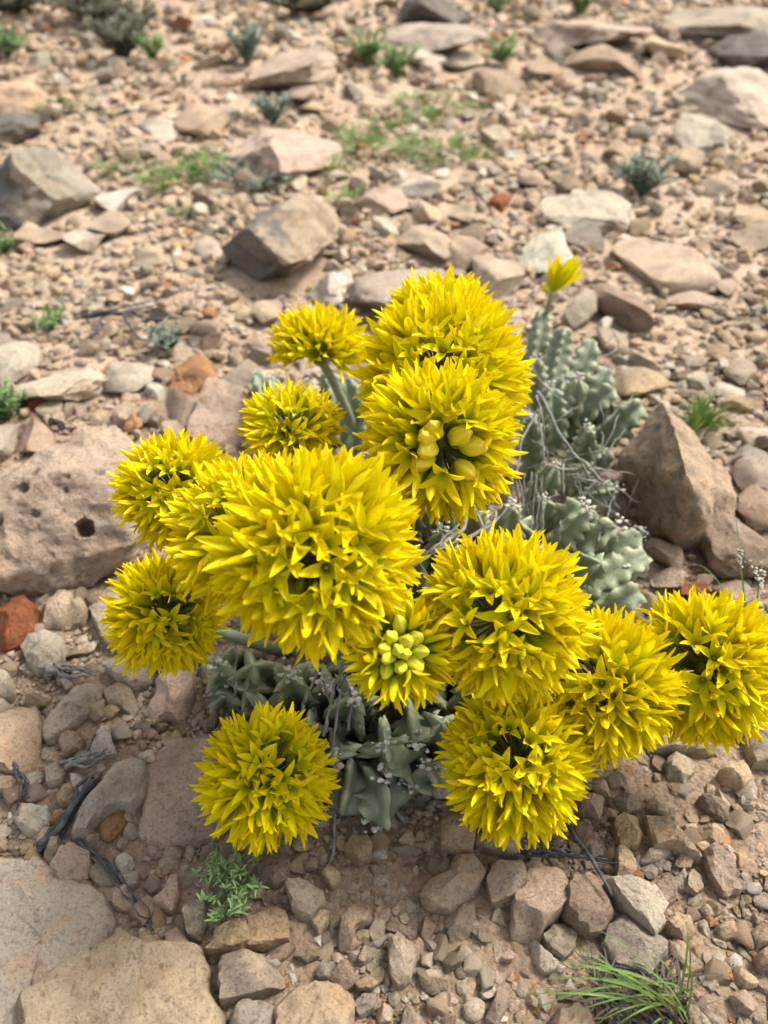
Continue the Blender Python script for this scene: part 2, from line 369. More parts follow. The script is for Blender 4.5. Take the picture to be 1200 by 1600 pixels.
SEED = [100]
def outline_stone(pts, h, key, label=None, name=None, mat=None, lift=0.0, flat=False, cuts=6, dents=()):
    """a stone whose plan follows the outline seen from above; h = height above ground"""
    SEED[0] += 1; r = np.random.default_rng(SEED[0])
    P = np.array([on_ground(x, y, lift+h*0.55)[:2] for x, y in pts])
    c = P.mean(0); q = P-c
    size = np.ptp(q, axis=0).max()
    # resample with a slightly broken line
    n = 110 if flat else 64
    seg = np.linalg.norm(np.roll(q, -1, 0)-q, axis=1); cum = np.concatenate([[0], np.cumsum(seg)])
    s = np.linspace(0, cum[-1], n, endpoint=False)
    qq = np.vstack([q, q[:1]])
    ring = np.stack([np.interp(s, cum, qq[:, k]) for k in (0, 1)], 1)
    ring = 0.6*ring+0.2*(np.roll(ring, 1, 0)+np.roll(ring, -1, 0))
    nz = fbm(np.column_stack([ring*9/size, np.full(n, SEED[0]*1.7)]), 4, SEED[0]); 
    ring = ring*(1+0.045*nz)[:, None]
    if flat: prof = [(1.10, -0.9), (1.05, -0.2), (1.0, 0.35), (0.965, 0.72), (0.92, 0.92), (0.84, 0.99), (0.68, 1.0), (0.5, 1.0), (0.32, 1.0), (0.14, 1.0)]
    else: prof = [(0.90, -0.7), (1.0, -0.15), (1.03, 0.25), (1.0, 0.60), (0.95, 0.88), (0.86, 1.02), (0.68, 1.08), (0.48, 1.12), (0.3, 1.14), (0.13, 1.15)]
    V = []
    for k, (a, z) in enumerate(prof): V.append(np.column_stack([ring*a, np.full(n, z*h)]))
    V.append(np.array([[0, 0, prof[-1][1]*h]])); V = np.vstack(V)
    m = len(prof)
    Fc = [(i*n+j, i*n+(j+1) % n, (i+1)*n+(j+1) % n, (i+1)*n+j) for i in range(m-1) for j in range(n)]
    Fc += [((m-1)*n+j, (m-1)*n+(j+1) % n, m*n) for j in range(n)]
    # broken facets: planes that shave the top and the edges
    for _ in range(cuts):
        a = r.uniform(0, 2*math.pi); el = math.radians(r.uniform(50, 82) if flat else r.uniform(28, 72))
        nd = np.array([math.cos(a)*math.cos(el), math.sin(a)*math.cos(el), math.sin(el)])
        ext = (V@nd).max(); over = V@nd-ext*(1-r.uniform(0.08, 0.34 if not flat else 0.12))
        up = V[:, 2] > -0.1*h
        V[up] -= np.outer(np.clip(over[up], 0, None)*0.95, nd)
    d = fbm(V*(5.0/size)+SEED[0], 5, SEED[0])*size*(0.020 if flat else 0.034)
    d2 = fbm(V*(22/size)+SEED[0], 3, SEED[0]+5)*size*0.009 + (0.3-np.abs(fbm(V*(9/size)+SEED[0], 3, SEED[0]+8)))*size*(0.012 if flat else 0.022)
    V[:, 2] += d+d2; V[:, :2] *= (1+d/size*1.2)[:, None]
    c3 = np.array([c[0], c[1], float(gz(*c))+lift])
    for (dx, dy, dr, dd) in dents:
        dp = on_ground(dx, dy, h)[:2]-c
        rr = np.linalg.norm(V[:, :2]-dp, axis=1); V[:, 2] -= dd*np.clip(1-(rr/dr)**2, 0, 1)*(V[:, 2] > 0.5*h)
    me = mesh_np(name or 'stone', V, Fc, True, 28)
    BLOCK.append(P); PLACED.append((c[0], c[1], size/2))
    return finish_stone(me, c3, key, label, name, size, mat)

def box_stone(x0, y0, x1, y1, key, label=None, name=None, tall=0.6, mat=None, k=11, rough=0.06, yaw=None, n=4, sink=0.25):
    """a stone that fills this rectangle of the picture, standing on the ground"""
    SEED[0] += 1
    cx, cy = (x0+x1)/2, (y0+y1)/2
    g = on_ground(cx, y1-(y1-y0)*0.12); d0 = depth_of(g)
    W = (x1-x0)*d0/F; Hh = (y1-y0)*d0/F
    ang = math.atan2(CAM_H-g[2], math.hypot(g[0], g[1]))
    H = min(tall*W, Hh/max(math.cos(ang), 0.3)*0.92)
    vis = H*(1-sink*0.9)
    L = math.sqrt(max(Hh**2-(vis*math.cos(ang)*0.8)**2, (0.35*Hh)**2))/max(math.sin(ang), 0.25)
    L = min(max(L, 0.45*W), 1.5*W)
    V, Fc = chunk(SEED[0], n, k, rough)
    V = V*np.array([W/2, L/2, H/2])
    p = on_ground(cx, cy, vis*0.5)
    loc = np.array([p[0], p[1], float(gz(p[0], p[1]))+H*(0.5-sink)])
    me = mesh_np(name or 'stone', V, Fc, True, 32)
    a = np.linspace(0, 2*math.pi, 14, endpoint=False)
    BLOCK.append(np.column_stack([p[0]+0.45*W*np.cos(a), p[1]+0.45*L*np.sin(a)])); PLACED.append((p[0], p[1], W/2))
    q = Quaternion((0, 0, 1), 0.0)
    return finish_stone(me, loc, key, label, name, max(W, L), mat, q)

def hull_stone(pts, key, label, name, mat=None, cuts=5, amp=0.02, dents=(), block=None, smooth=1, fine=0.030):
    """pts: (px,py,height above ground) corners of a broken block"""
    SEED[0] += 1
    P = np.array([on_ground(x, y, h) for x, y, h in pts]); c = P.mean(0); c[2] = P[:, 2].min(); q = P-c
    bm = bmesh.new()
    for v in q: bm.verts.new(v)
    bmesh.ops.convex_hull(bm, input=bm.verts[:], use_existing_faces=False)
    loose = [v for v in bm.verts if not v.link_faces]; bmesh.ops.delete(bm, geom=loose, context='VERTS')
    size = np.ptp(q, axis=0).max()
    for _ in range(6):
        longe = [e for e in bm.edges if e.calc_length() > size*fine]
        if not longe: break
        bmesh.ops.subdivide_edges(bm, edges=longe, cuts=1, use_grid_fill=True)
        bmesh.ops.triangulate(bm, faces=bm.faces[:])
    for _ in range(smooth): bmesh.ops.smooth_vert(bm, verts=bm.verts[:], factor=0.5, use_axis_x=True, use_axis_y=True, use_axis_z=True)
    bm.normal_update(); bm.verts.ensure_lookup_table()
    V = np.array([v.co[:] for v in bm.verts]); Nn = np.array([v.normal[:] for v in bm.verts]); Fc = [[v.index for v in f.verts] for f in bm.faces]; bm.free()
    d = fbm(V*(4.5/size)+SEED[0], 5, SEED[0])*size*amp + (0.35-np.abs(fbm(V*(11/size), 4, SEED[0]+4)))*size*amp*0.55
    V += Nn*d[:, None]
    for (dx, dy, dh, dr, dd) in dents:
        dp = on_ground(dx, dy, dh)-c; rr = np.linalg.norm(V-dp, axis=1)
        j = int(rr.argmin()); rr = np.linalg.norm(V-V[j], axis=1)
        V -= np.outer(dd*np.clip(1-(rr/dr)**2, 0, 1)**0.7, Nn[j])
    me = mesh_np(name, V, Fc, True, 40)
    base = [p for p, s in zip(P, pts) if s[2] <= 0.03]
    if block is None:
        bx = np.array(base)[:, :2]; a = np.argsort(np.arctan2(*(bx-bx.mean(0)).T)); BLOCK.append(bx[a])
    PLACED.append((c[0], c[1], size/2))
    return finish_stone(me, c, key, label, name, size, mat)

# --- the marked stones of the picture
hull_stone([(-60, 905, 0), (5, 925, 0), (60, 932, 0), (150, 922, 0), (205, 890, 0), (245, 800, 0), (215, 735, 0), (-60, 780, 0),
            (-60, 790, .085), (20, 755, .105), (80, 735, .11), (190, 755, .10), (228, 745, .07), (140, 668, .09), (180, 664, .085), (85, 695, .10), (25, 725, .095), (215, 700, .07), (205, 850, .05), (0, 900, .04)],
           'pink', 'big pitted pinkish limestone boulder beside the yellow flower heads', 'boulder', M_PITTED, amp=0.030, fine=0.018,
           dents=[(147, 823, .05, .011, .020), (105, 838, .05, .015, .016), (60, 888, .02, .010, .006), (22, 812, .06, .012, .007), (50, 780, .08, .010, .006), (170, 770, .08, .008, .006), (85, 870, .03, .012, .005)]+[(20+(k*53) % 175, 740+(k*37) % 170, .10-.0006*((k*37) % 170), .004+.0012*(k % 5), .003+.0012*(k % 4)) for k in range(26)])
hull_stone([(995, 818, 0), (1030, 845, 0), (1062, 863, 0), (1110, 852, 0), (1138, 828, 0), (1150, 775, .02), (975, 735, .02), (1130, 740, 0), (1060, 690, 0),
            (1033, 621, .115), (1047, 645, .118), (1062, 695, .125), (1075, 745, .12), (1097, 806, .075), (1003, 668, .085), (970, 715, .05), (1050, 835, .045), (1140, 775, .06), (1105, 705, .08)],
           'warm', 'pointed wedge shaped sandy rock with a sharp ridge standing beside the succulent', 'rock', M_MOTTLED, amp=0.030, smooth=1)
outline_stone([(30, 1560), (100, 1515), (170, 1470), (190, 1453), (205, 1465), (240, 1478), (275, 1474), (315, 1470), (320, 1500), (330, 1550), (348, 1580), (345, 1660), (30, 1660)],
              .030, 'warm', 'broad flat sandy slab with a notched corner', 'flat_rock', M_PITTED, flat=True, cuts=2, dents=[(290, 1495, .022, .006), (300, 1515, .018, .006)])
outline_stone([(-60, 1335), (60, 1335), (100, 1370), (170, 1392), (180, 1440), (165, 1495), (100, 1525), (45, 1560), (25, 1640), (-60, 1680)],
              .014, 'pale', 'pale dusty bedrock slab with flaking pits sunk in the gravel', 'flat_rock', M_PITTED, flat=True, cuts=2)
outline_stone([(222, 1205), (250, 1175), (290, 1150), (330, 1150), (365, 1170), (385, 1250), (355, 1305), (300, 1322), (250, 1328), (213, 1312), (222, 1250)],
              .012, 'pink', 'sunken pinkish slab partly under the lowest yellow flower head', 'flat_rock', M_PITTED, flat=True, cuts=2)
outline_stone([(112, 1305), (125, 1270), (160, 1225), (180, 1195), (205, 1185), (230, 1188), (234, 1220), (225, 1245), (205, 1265), (185, 1262), (165, 1275), (145, 1285), (135, 1308)],
              .022, 'pale', 'long pale slab leaning over a red brown stone', 'flat_rock', flat=True, cuts=3)
outline_stone([(150, 1308), (166, 1272), (185, 1262), (203, 1262), (197, 1290), (170, 1314)], .010, 'orange', 'red brown stone tucked under a long pale slab')
outline_stone([(-12, 937), (15, 930), (45, 930), (58, 945), (53, 972), (50, 988), (20, 1002), (-12, 1006)], .030, 'red', 'brick red angular stone beside the pitted boulder', cuts=12)
outline_stone([(32, 1010), (45, 992), (75, 986), (100, 997), (97, 1025), (85, 1042), (55, 1047), (42, 1035)], .024, 'pale', 'knobbly cream stone below the brick red stone')
outline_stone([(138, 950), (165, 938), (195, 950), (215, 985), (205, 1010), (178, 1014), (160, 1000), (148, 975)], .018, 'pale', 'smooth flat cream stone under the flower heads by the boulder', flat=True)
outline_stone([(63, 1148), (75, 1128), (115, 1088), (148, 1050), (165, 1048), (172, 1062), (160, 1085), (155, 1105), (125, 1125), (95, 1148), (75, 1158)],
              .020, 'pale', 'long narrow cream stone lying like a finger on the gravel')
outline_stone([(15, 1270), (40, 1260), (75, 1258), (80, 1280), (50, 1308), (35, 1300)], .016, 'white', 'chalk white wedge of stone beside a dark twig')
outline_stone([(137, 1172), (155, 1145), (170, 1130), (175, 1155), (182, 1178), (160, 1180)], .014, 'white', 'small whitish triangular stone')
for pts, h, key in [
    ([(65, 940), (90, 925), (115, 930), (110, 955), (95, 975), (65, 975)], .022, 'tan'),
    ([(90, 968), (105, 945), (130, 938), (138, 955), (132, 972), (100, 978)], .018, 'warm'),
    ([(160, 1038), (185, 1025), (225, 1022), (240, 1040), (232, 1062), (205, 1073), (180, 1060)], .022, 'pale'),
    ([(163, 1078), (185, 1068), (202, 1070), (215, 1100), (208, 1118), (190, 1104), (165, 1100)], .016, 'tan'),
    ([(222, 1105), (240, 1090), (255, 1060), (265, 1045), (300, 1050), (306, 1080), (285, 1118), (260, 1112), (235, 1123)], .026, 'pink'),
    ([(-30, 1120), (0, 1128), (25, 1105), (55, 1098), (63, 1130), (60, 1160), (45, 1195), (20, 1205), (0, 1200), (-30, 1190)], .030, 'warm'),
    ([(-30, 1045), (0, 1048), (18, 1058), (20, 1080), (5, 1090), (-30, 1092)], .022, 'pale'),
    ([(-30, 1088), (5, 1094), (26, 1107), (0, 1128), (-30, 1132)], .018, 'grey'),
    ([(62, 1350), (78, 1312), (92, 1305), (93, 1330), (75, 1356)], .020, 'tan'),
    ([(78, 1360), (95, 1335), (115, 1312), (140, 1325), (140, 1350), (125, 1375), (100, 1380)], .026, 'tan'),
    ([(137, 1362), (150, 1348), (172, 1348), (184, 1365), (175, 1380), (148, 1380)], .016, 'tan'),
    ([(113, 1390), (125, 1374), (142, 1375), (145, 1395), (130, 1402)], .012, 'brown'),
    ([(192, 1372), (205, 1358), (218, 1364), (216, 1382), (200, 1387)], .012, 'grey'),
    ([(175, 1390), (190, 1381), (205, 1390), (211, 1410), (195, 1422), (178, 1418)], .016, 'tan'),
    ([(238, 1410), (255, 1395), (265, 1368), (278, 1365), (281, 1395), (270, 1424)], .018, 'pink'),
    ([(287, 1400), (305, 1390), (322, 1400), (320, 1440), (312, 1464), (292, 1458), (285, 1430)], .022, 'grey'),
    ([(223, 1385), (235, 1366), (252, 1372), (250, 1390), (235, 1396)], .012, 'pink'),
    ([(445, 1382), (475, 1376), (505, 1382), (507, 1408), (485, 1435), (460, 1425)], .026, 'tan'),
    ([(386, 1428), (420, 1408), (445, 1412), (451, 1465), (410, 1475), (388, 1478)], .034, 'ochre'),
    ([(318, 1482), (340, 1450), (370, 1440), (388, 1445), (396, 1475), (365, 1487)], .030, 'ochre'),
    ([(341, 1492), (370, 1486), (410, 1492), (440, 1510), (451, 1530), (430, 1540), (400, 1552), (345, 1564)], .030, 'pink'),
    ([(355, 1600), (375, 1560), (432, 1572), (440, 1650), (355, 1650)], .022, 'grey'),
    ([(432, 1570), (460, 1545), (500, 1533), (548, 1545), (553, 1565), (545, 1650), (425, 1650)], .030, 'warm'),
    ([(412, 1490), (430, 1472), (463, 1478), (445, 1498), (425, 1503)], .014, 'brown'),
    ([(528, 1465), (535, 1435), (550, 1415), (575, 1387), (579, 1440), (555, 1450), (548, 1478), (530, 1480)], .022, 'warm'),
    ([(555, 1460), (565, 1447), (577, 1455), (577, 1482), (560, 1472)], .012, 'warm'),
    ([(606, 1470), (625, 1455), (648, 1470), (652, 1495), (640, 1530), (622, 1541), (608, 1515)], .020, 'tan'),
    ([(485, 1440), (500, 1420), (514, 1420), (512, 1445), (498, 1458)], .014, 'warm'),
    ([(537, 1328), (550, 1305), (575, 1298), (584, 1315), (578, 1340), (560, 1347)], .022, 'warm'),
    ([(470, 1345), (485, 1335), (500, 1342), (495, 1357), (478, 1361)], .012, 'tan'),
    ([(502, 1370), (515, 1346), (532, 1350), (533, 1375), (520, 1388)], .014, 'warm'),
    ([(400, 1355), (425, 1337), (453, 1340), (452, 1370), (430, 1385), (405, 1380)], .018, 'brown'),
    ([(460, 1495), (480, 1470), (503, 1480), (500, 1495), (478, 1505)], .012, 'brown'),
    ([(492, 1525), (505, 1502), (530, 1500), (520, 1525), (500, 1532)], .014, 'grey'),
    ([(515, 1525), (530, 1505), (552, 1512), (555, 1535), (535, 1545)], .018, 'brown'),
    ([(555, 1535), (575, 1525), (593, 1535), (580, 1547), (560, 1546)], .014, 'warm'),
    ([(550, 1570), (565, 1548), (588, 1550), (585, 1575), (562, 1588)], .018, 'grey'),
    ([(585, 1580), (600, 1567), (615, 1575), (612, 1595), (592, 1598)], .014, 'tan'),
    ([(663, 1545), (680, 1528), (700, 1535), (698, 1548), (675, 1555)], .010, 'brown'),
    ([(655, 1395), (668, 1375), (700, 1360), (712, 1335), (740, 1335), (763, 1357), (745, 1390), (715, 1422), (690, 1420), (670, 1415)], .026, 'tan'),
    ([(760, 1375), (770, 1350), (795, 1338), (817, 1337), (823, 1375), (815, 1400), (770, 1413)], .026, 'tan'),
    ([(800, 1405), (822, 1375), (825, 1340), (840, 1335), (855, 1355), (875, 1352), (896, 1375), (885, 1410), (872, 1430), (835, 1466), (803, 1460)], .032, 'tan'),
    ([(885, 1390), (895, 1365), (930, 1365), (955, 1395), (959, 1430), (945, 1450), (925, 1458), (895, 1445), (880, 1430)], .030, 'brown'),
    ([(848, 1460), (865, 1445), (880, 1435), (906, 1455), (900, 1478), (882, 1497), (860, 1488)], .022, 'tan'),
    ([(826, 1468), (845, 1485), (865, 1495), (888, 1505), (880, 1519), (850, 1519), (830, 1492)], .016, 'pale'),
    ([(942, 1470), (955, 1440), (975, 1430), (1010, 1445), (1042, 1470), (1042, 1490), (1015, 1522), (960, 1502)], .024, 'grey'),
    ([(690, 1275), (710, 1268), (735, 1272), (745, 1295), (738, 1331), (715, 1328), (690, 1320)], .026, 'warm'),
    ([(730, 1308), (755, 1300), (800, 1305), (813, 1334), (785, 1331), (745, 1322)], .018, 'tan'),
    ([(735, 1275), (780, 1280), (820, 1286), (802, 1306), (765, 1303)], .014, 'warm'),
    ([(692, 1435), (715, 1410), (742, 1412), (743, 1445), (720, 1481), (705, 1476)], .012, 'brown'),
    ([(655, 1465), (665, 1430), (682, 1423), (681, 1450), (665, 1481)], .010, 'brown'),
    ([(758, 1592), (780, 1540), (797, 1537), (799, 1562), (775, 1606)], .016, 'pink'),
    ([(622, 1610), (635, 1568), (672, 1602), (670, 1640), (622, 1640)], .016, 'pale'),
    ([(780, 1500), (795, 1478), (805, 1490), (800, 1502)], .010, 'pink'),
    ([(1007, 1268), (1015, 1264), (1045, 1280), (1075, 1290), (1098, 1341), (1080, 1336), (1050, 1322), (1022, 1325)], .024, 'tan'),
    ([(1100, 1330), (1112, 1322), (1145, 1340), (1150, 1360), (1163, 1386), (1135, 1394), (1110, 1362)], .024, 'tan'),
    ([(958, 1285), (975, 1272), (1000, 1272), (1010, 1300), (998, 1319), (970, 1319)], .026, 'ochre'),
    ([(960, 1245), (970, 1235), (1000, 1250), (1004, 1262), (980, 1271), (965, 1266)], .016, 'grey'),
    ([(963, 1330), (970, 1314), (990, 1330), (996, 1355), (980, 1376), (965, 1373)], .020, 'warm'),
    ([(998, 1342), (1020, 1325), (1048, 1322), (1056, 1332), (1030, 1344), (1008, 1349)], .012, 'pale'),
    ([(1040, 1185), (1060, 1176), (1085, 1180), (1090, 1202), (1070, 1220), (1045, 1212)], .022, 'tan'),
    ([(1122, 1205), (1140, 1190), (1165, 1190), (1177, 1215), (1160, 1229), (1135, 1219)], .024, 'warm'),
    ([(1090, 1248), (1110, 1236), (1128, 1250), (1146, 1272), (1130, 1279), (1105, 1266)], .018, 'brown'),
    ([(1085, 1290), (1100, 1300), (1120, 1283), (1133, 1290), (1130, 1320), (1112, 1325), (1095, 1312)], .014, 'warm'),
    ([(1010, 1255), (1035, 1240), (1058, 1262), (1055, 1280), (1030, 1272)], .020, 'tan'),
    ([(905, 1250), (920, 1240), (943, 1245), (942, 1275), (928, 1288), (908, 1270)], .024, 'warm'),
    ([(897, 1295), (908, 1270), (922, 1282), (926, 1305), (910, 1316)], .018, 'warm'),
    ([(1025, 1380), (1040, 1366), (1058, 1372), (1057, 1405), (1045, 1416), (1028, 1400)], .018, 'pink'),
    ([(1052, 1350), (1065, 1330), (1085, 1342), (1080, 1355), (1062, 1356)], .012, 'tan'),
    ([(1072, 1385), (1080, 1360), (1100, 1362), (1102, 1385), (1088, 1395)], .018, 'warm'),
    ([(1056, 1370), (1072, 1355), (1080, 1370), (1070, 1390), (1058, 1388)], .012, 'grey'),
    ([(1040, 1440), (1055, 1425), (1085, 1432), (1088, 1455), (1068, 1467), (1048, 1458)], .024, 'warm'),
    ([(1040, 1470), (1055, 1465), (1078, 1480), (1085, 1500), (1070, 1510), (1048, 1490)], .018, 'warm'),
    ([(1120, 1450), (1135, 1436), (1150, 1440), (1152, 1462), (1132, 1469)], .014, 'warm'),
    ([(1172, 1455), (1190, 1440), (1225, 1450), (1225, 1480), (1185, 1480)], .018, 'tan'),
    ([(1182, 1490), (1200, 1480), (1230, 1485), (1230, 1515), (1190, 1512)], .020, 'warm'),
    ([(1032, 1510), (1045, 1497), (1058, 1508), (1055, 1528), (1038, 1530)], .014, 'warm'),
    ([(1105, 1540), (1115, 1530), (1123, 1540), (1114, 1551)], .010, 'pale'),
    ([(1140, 1555), (1165, 1545), (1185, 1568), (1175, 1585), (1150, 1575)], .014, 'pink'),
    ([(1165, 1150), (1190, 1140), (1230, 1150), (1230, 1190), (1180, 1190)], .026, 'tan'),
    ([(1000, 1150), (1060, 1140), (1145, 1160), (1150, 1178), (1080, 1176), (1015, 1172)], .020, 'tan'),
    ([(1070, 1565), (1085, 1548), (1095, 1585), (1100, 1630), (1075, 1630)], .014, 'brown'),
    ([(845, 1605), (870, 1580), (920, 1573), (932, 1600), (930, 1650), (840, 1650)], .022, 'brown'),
    ([(1090, 1420), (1110, 1412), (1120, 1428), (1105, 1436)], .010, 'tan'),
    ([(945, 1215), (965, 1205), (985, 1212), (980, 1228), (955, 1230)], .012, 'brown'),
    ([(240, 1290), (262, 1275), (285, 1285), (280, 1310), (255, 1312)], .010, 'grey'),
    ([(70, 1200), (88, 1190), (103, 1200), (95, 1222), (75, 1228)], .016, 'pale'),
    ([(110, 1210), (128, 1203), (134, 1220), (125, 1240), (112, 1232)], .014, 'white'),
    ([(85, 1240), (100, 1222), (120, 1235), (112, 1255), (92, 1257)], .016, 'warm'),
    ([(0, 1215), (25, 1207), (40, 1212), (20, 1235), (-15, 1242)], .014, 'warm'),
    ([(90, 1155), (110, 1140), (133, 1150), (125, 1170), (100, 1182)], .014, 'brown'),
]:
    outline_stone(pts, h, key)
outline_stone([(946, 1376), (990, 1374), (1020, 1390), (1046, 1415), (1035, 1432), (1041, 1445), (1022, 1466), (985, 1430), (965, 1405)],
              .030, 'pale', 'flat pale grey flake resting on a rounded grey stone', flat=True, lift=.004)

# stones seen from the side, farther up the slope
for x0, y0, x1, y1, key, tall, label, name in [
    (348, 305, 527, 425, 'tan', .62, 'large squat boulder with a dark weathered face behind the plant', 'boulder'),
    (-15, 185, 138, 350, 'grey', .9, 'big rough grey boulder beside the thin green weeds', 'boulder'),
    (-20, 170, 60, 228, 'dark', .6, 'dark boulder peeping out behind the rough grey boulder', 'boulder'),
    (-30, 120, 78, 182, 'warm', .5, 'low rounded sandy outcrop up the slope', 'boulder'),
    (475, 408, 552, 475, 'white', .7, 'whitish broken block behind the flower heads', 'rock'),
    (540, 398, 715, 492, 'grey', .35, 'long grey slab lying behind the topmost flower head', 'flat_rock'),
    (812, 352, 900, 428, 'white', .55, 'cream coloured block behind the small lone flower', 'rock'),
    (1078, 108, 1235, 188, 'pale', .45, 'thick cream slab tilted on the far slope', 'flat_rock'),
    (1052, 172, 1142, 246, 'pale', .6, 'rounded pale rock below the thick cream slab', 'rock'),
    (15, 566, 162, 628, 'pale', .34, 'flat cream slab resting on a red stone', 'flat_rock'),
    (625, -25, 735, 40, 'dark', .6, 'dark grey boulder high up the slope', 'boulder'),
    (845, 300, 992, 350, 'pale', .32, 'long flat cream rock beside the grey green shrub', 'flat_rock'),
    (360, 190, 532, 270, 'pink', .4, 'low pinkish hump of bedrock among green weeds', 'bedrock_block'),
    (385, 60, 525, 130, 'tan', .4, 'square edged tan ledge block far up the slope', 'flat_rock'),
    (595, 25, 752, 88, 'grey', .28, 'dark grey sloping sheet of bedrock far up the slope', 'bedrock_block'),
    (1120, 50, 1240, 105, 'dark', .4, 'dark layered ledge above the thick cream slab', 'bedrock_block'),
    (1040, 5, 1230, 60, 'grey', .3, 'grey brown ledge along the upper slope', 'bedrock_block'),
    (835, 20, 1010, 75, 'pink', .22, 'wide flat pinkish ledge along the upper slope', 'bedrock_block'),
    (300, 598, 400, 690, 'pink', .8, 'rough crumbly pinkish rock behind the flower heads', 'rock'),
    (268, 555, 338, 612, 'orange', .7, 'orange brown rock leaning on the crumbly pinkish rock', 'rock'),
    (762, 300, 802, 326, 'red', .6, 'small brick red stone on the open slope behind the plant', 'stone'),
    (30, 616, 84, 640, 'red', .4, 'brick red stone squeezed under a flat cream slab', 'stone'),
    (1058, 898, 1106, 930, 'red', .5, 'reddish stone between the wedge rock and a flower head', 'stone'),
    (1096, 792, 1200, 895, 'brown', .7, 'blocky brown rock against the foot of the wedge rock', 'rock'),
]:
    box_stone(x0, y0, x1, y1, key, label, name, tall, rough=0.10, n=5, mat=M_CRUST_SHADE if 'boulder' in label and key in ('tan', 'grey') else None)
for x0, y0, x1, y1, key, tall in [
    (158, 566, 242, 610, 'pale', .4), (-25, 540, 56, 594, 'pale', .6), (-30, 652, 24, 724, 'pale', .8), (18, 652, 80, 704, 'warm', .7), (248, 598, 322, 660, 'tan', .7),
    (340, 560, 410, 606, 'grey', .6), (174, 624, 212, 668, 'tan', .9), (212, 628, 242, 660, 'grey', .8), (60, 628, 100, 650, 'tan', .5), (90, 626, 122, 652, 'tan', .6),
    (228, 592, 258, 626, 'white', .8), (880, 456, 937, 508, 'pale', .8), (928, 436, 1025, 515, 'brown', .6), (884, 338, 940, 388, 'grey', .7), (965, 372, 1108, 448, 'pink', .28),
    (738, 398, 822, 462, 'tan', .5), (1044, 222, 1102, 280, 'warm', .7), (143, 296, 212, 332, 'white', .4), (268, 162, 362, 205, 'warm', .4), (543, 266, 578, 304, 'warm', .8),
    (424, 263, 452, 292, 'orange', .8), (1138, 322, 1210, 350, 'warm', .35), (1145, 345, 1230, 384, 'tan', .4), (146, 332, 208, 372, 'tan', .5), (294, 308, 326, 346, 'pale', .9),
    (942, 212, 990, 254, 'warm', .8), (955, 240, 992, 270, 'tan', .7), (955, 576, 1048, 618, 'warm', .45), (1072, 578, 1112, 612, 'pale', .6), (1118, 600, 1162, 630, 'pale', .5),
    (1130, 612, 1192, 642, 'warm', .5), (1150, 762, 1225, 820, 'brown', .6), (1152, 718, 1225, 774, 'grey', .6), (1145, 688, 1200, 738, 'grey', .6), (1150, 665, 1210, 694, 'pale', .4),
    (1012, 838, 1064, 890, 'tan', .8), (1015, 880, 1064, 920, 'pink', .7), (1120, 905, 1175, 945, 'pink', .6), (620, 350, 712, 402, 'tan', .45), (560, 290, 640, 330, 'pink', .3),
    (690, 375, 760, 410, 'tan', .5), (390, 500, 440, 560, 'pink', .6), (395, 468, 442, 500, 'tan', .7), (440, 268, 480, 300, 'tan', .5), (300, 370, 352, 402, 'pale', .5),
    (208, 385, 262, 412, 'tan', .5), (100, 358, 165, 392, 'pale', .5), (30, 348, 110, 380, 'tan', .5), (620, 270, 690, 300, 'pale', .4), (805, 255, 850, 300, 'tan', .6),
    (860, 270, 910, 305, 'brown', .6), (540, 58, 600, 100, 'tan', .4), (690, 80, 760, 105, 'pale', .35), (740, 105, 815, 142, 'brown', .4), (640, 75, 700, 105, 'pale', .5),
    (880, 70, 990, 112, 'brown', .4), (1000, 55, 1060, 90, 'warm', .6), (215, 185, 285, 212, 'pale', .4), (300, 75, 352, 105, 'brown', .5), (125, 10, 175, 42, 'pale', .5),
    (820, 90, 880, 125, 'brown', .5), (440, 130, 500, 160, 'tan', .5), (465, 150, 510, 178, 'warm', .5), (1100, 275, 1150, 310, 'tan', .5), (1005, 250, 1050, 285, 'tan', .5),
    (1110, 430, 1160, 470, 'tan', .4), (1040, 450, 1120, 480, 'pink', .3), (640, 310, 690, 345, 'warm', .6), (700, 315, 745, 350, 'tan', .6), (580, 335, 625, 372, 'pale', .5),
    (985, 545, 1035, 578, 'tan', .6), (1060, 545, 1110, 575, 'grey', .5), (935, 515, 985, 550, 'tan', .6), (1130, 560, 1180, 595, 'tan', .5), (1005, 610, 1035, 632, 'pink', .6),
    (1165, 840, 1220, 885, 'grey', .6), (250, 655, 290, 690, 'tan', .6), (0, 300, 40, 330, 'tan', .6), (750, 200, 800, 225, 'tan', .5), (500, 175, 545, 205, 'warm', .6),
]:
    box_stone(x0, y0, x1, y1, key, None, None, tall, n=3, rough=0.07)

# --- scattered loose stones: the largest singly, the rest as one bed of gravel
KEYS = ['tan']*7+['warm']*6+['pale']*5+['pink']*4+['brown']*4+['grey']*4+['white']+['ochre']+['orange']
VAR = {n: [chunk(3000+n*100+i, n, 9 if n > 1 else 6, 0.08, 0.36, 0.75) for i in range(14)] for n in (1, 2)}
VAR[0] = []
for i in range(10):
    _V, _F = ico(1); _r = np.random.default_rng(2000+i)
    VAR[0].append((_V*(1+_r.uniform(-0.3, 0.2, (len(_V), 1))), _F))
SHARED = [mesh_np('stone', *chunk(5000+i, 3, 10, 0.06, 0.36, 0.74), True, 32) for i in range(18)]
for me in SHARED: me.materials.append(M_STONE)
def on_ground_v(px, py):
    a, b = (px-PW/2)/F, -(py-PH/2)/F
    R = np.stack([a, _cp+b*_sp, np.minimum(-_sp+b*_cp, -0.02)], 1)
    t = CAM_H/-R[:, 2]
    for _ in range(25): t = 0.6*t+0.4*(CAM_H-gz(R[:, 0]*t, R[:, 1]*t))/-R[:, 2]
    return np.stack([R[:, 0]*t, R[:, 1]*t, CAM_H+R[:, 2]*t], 1)

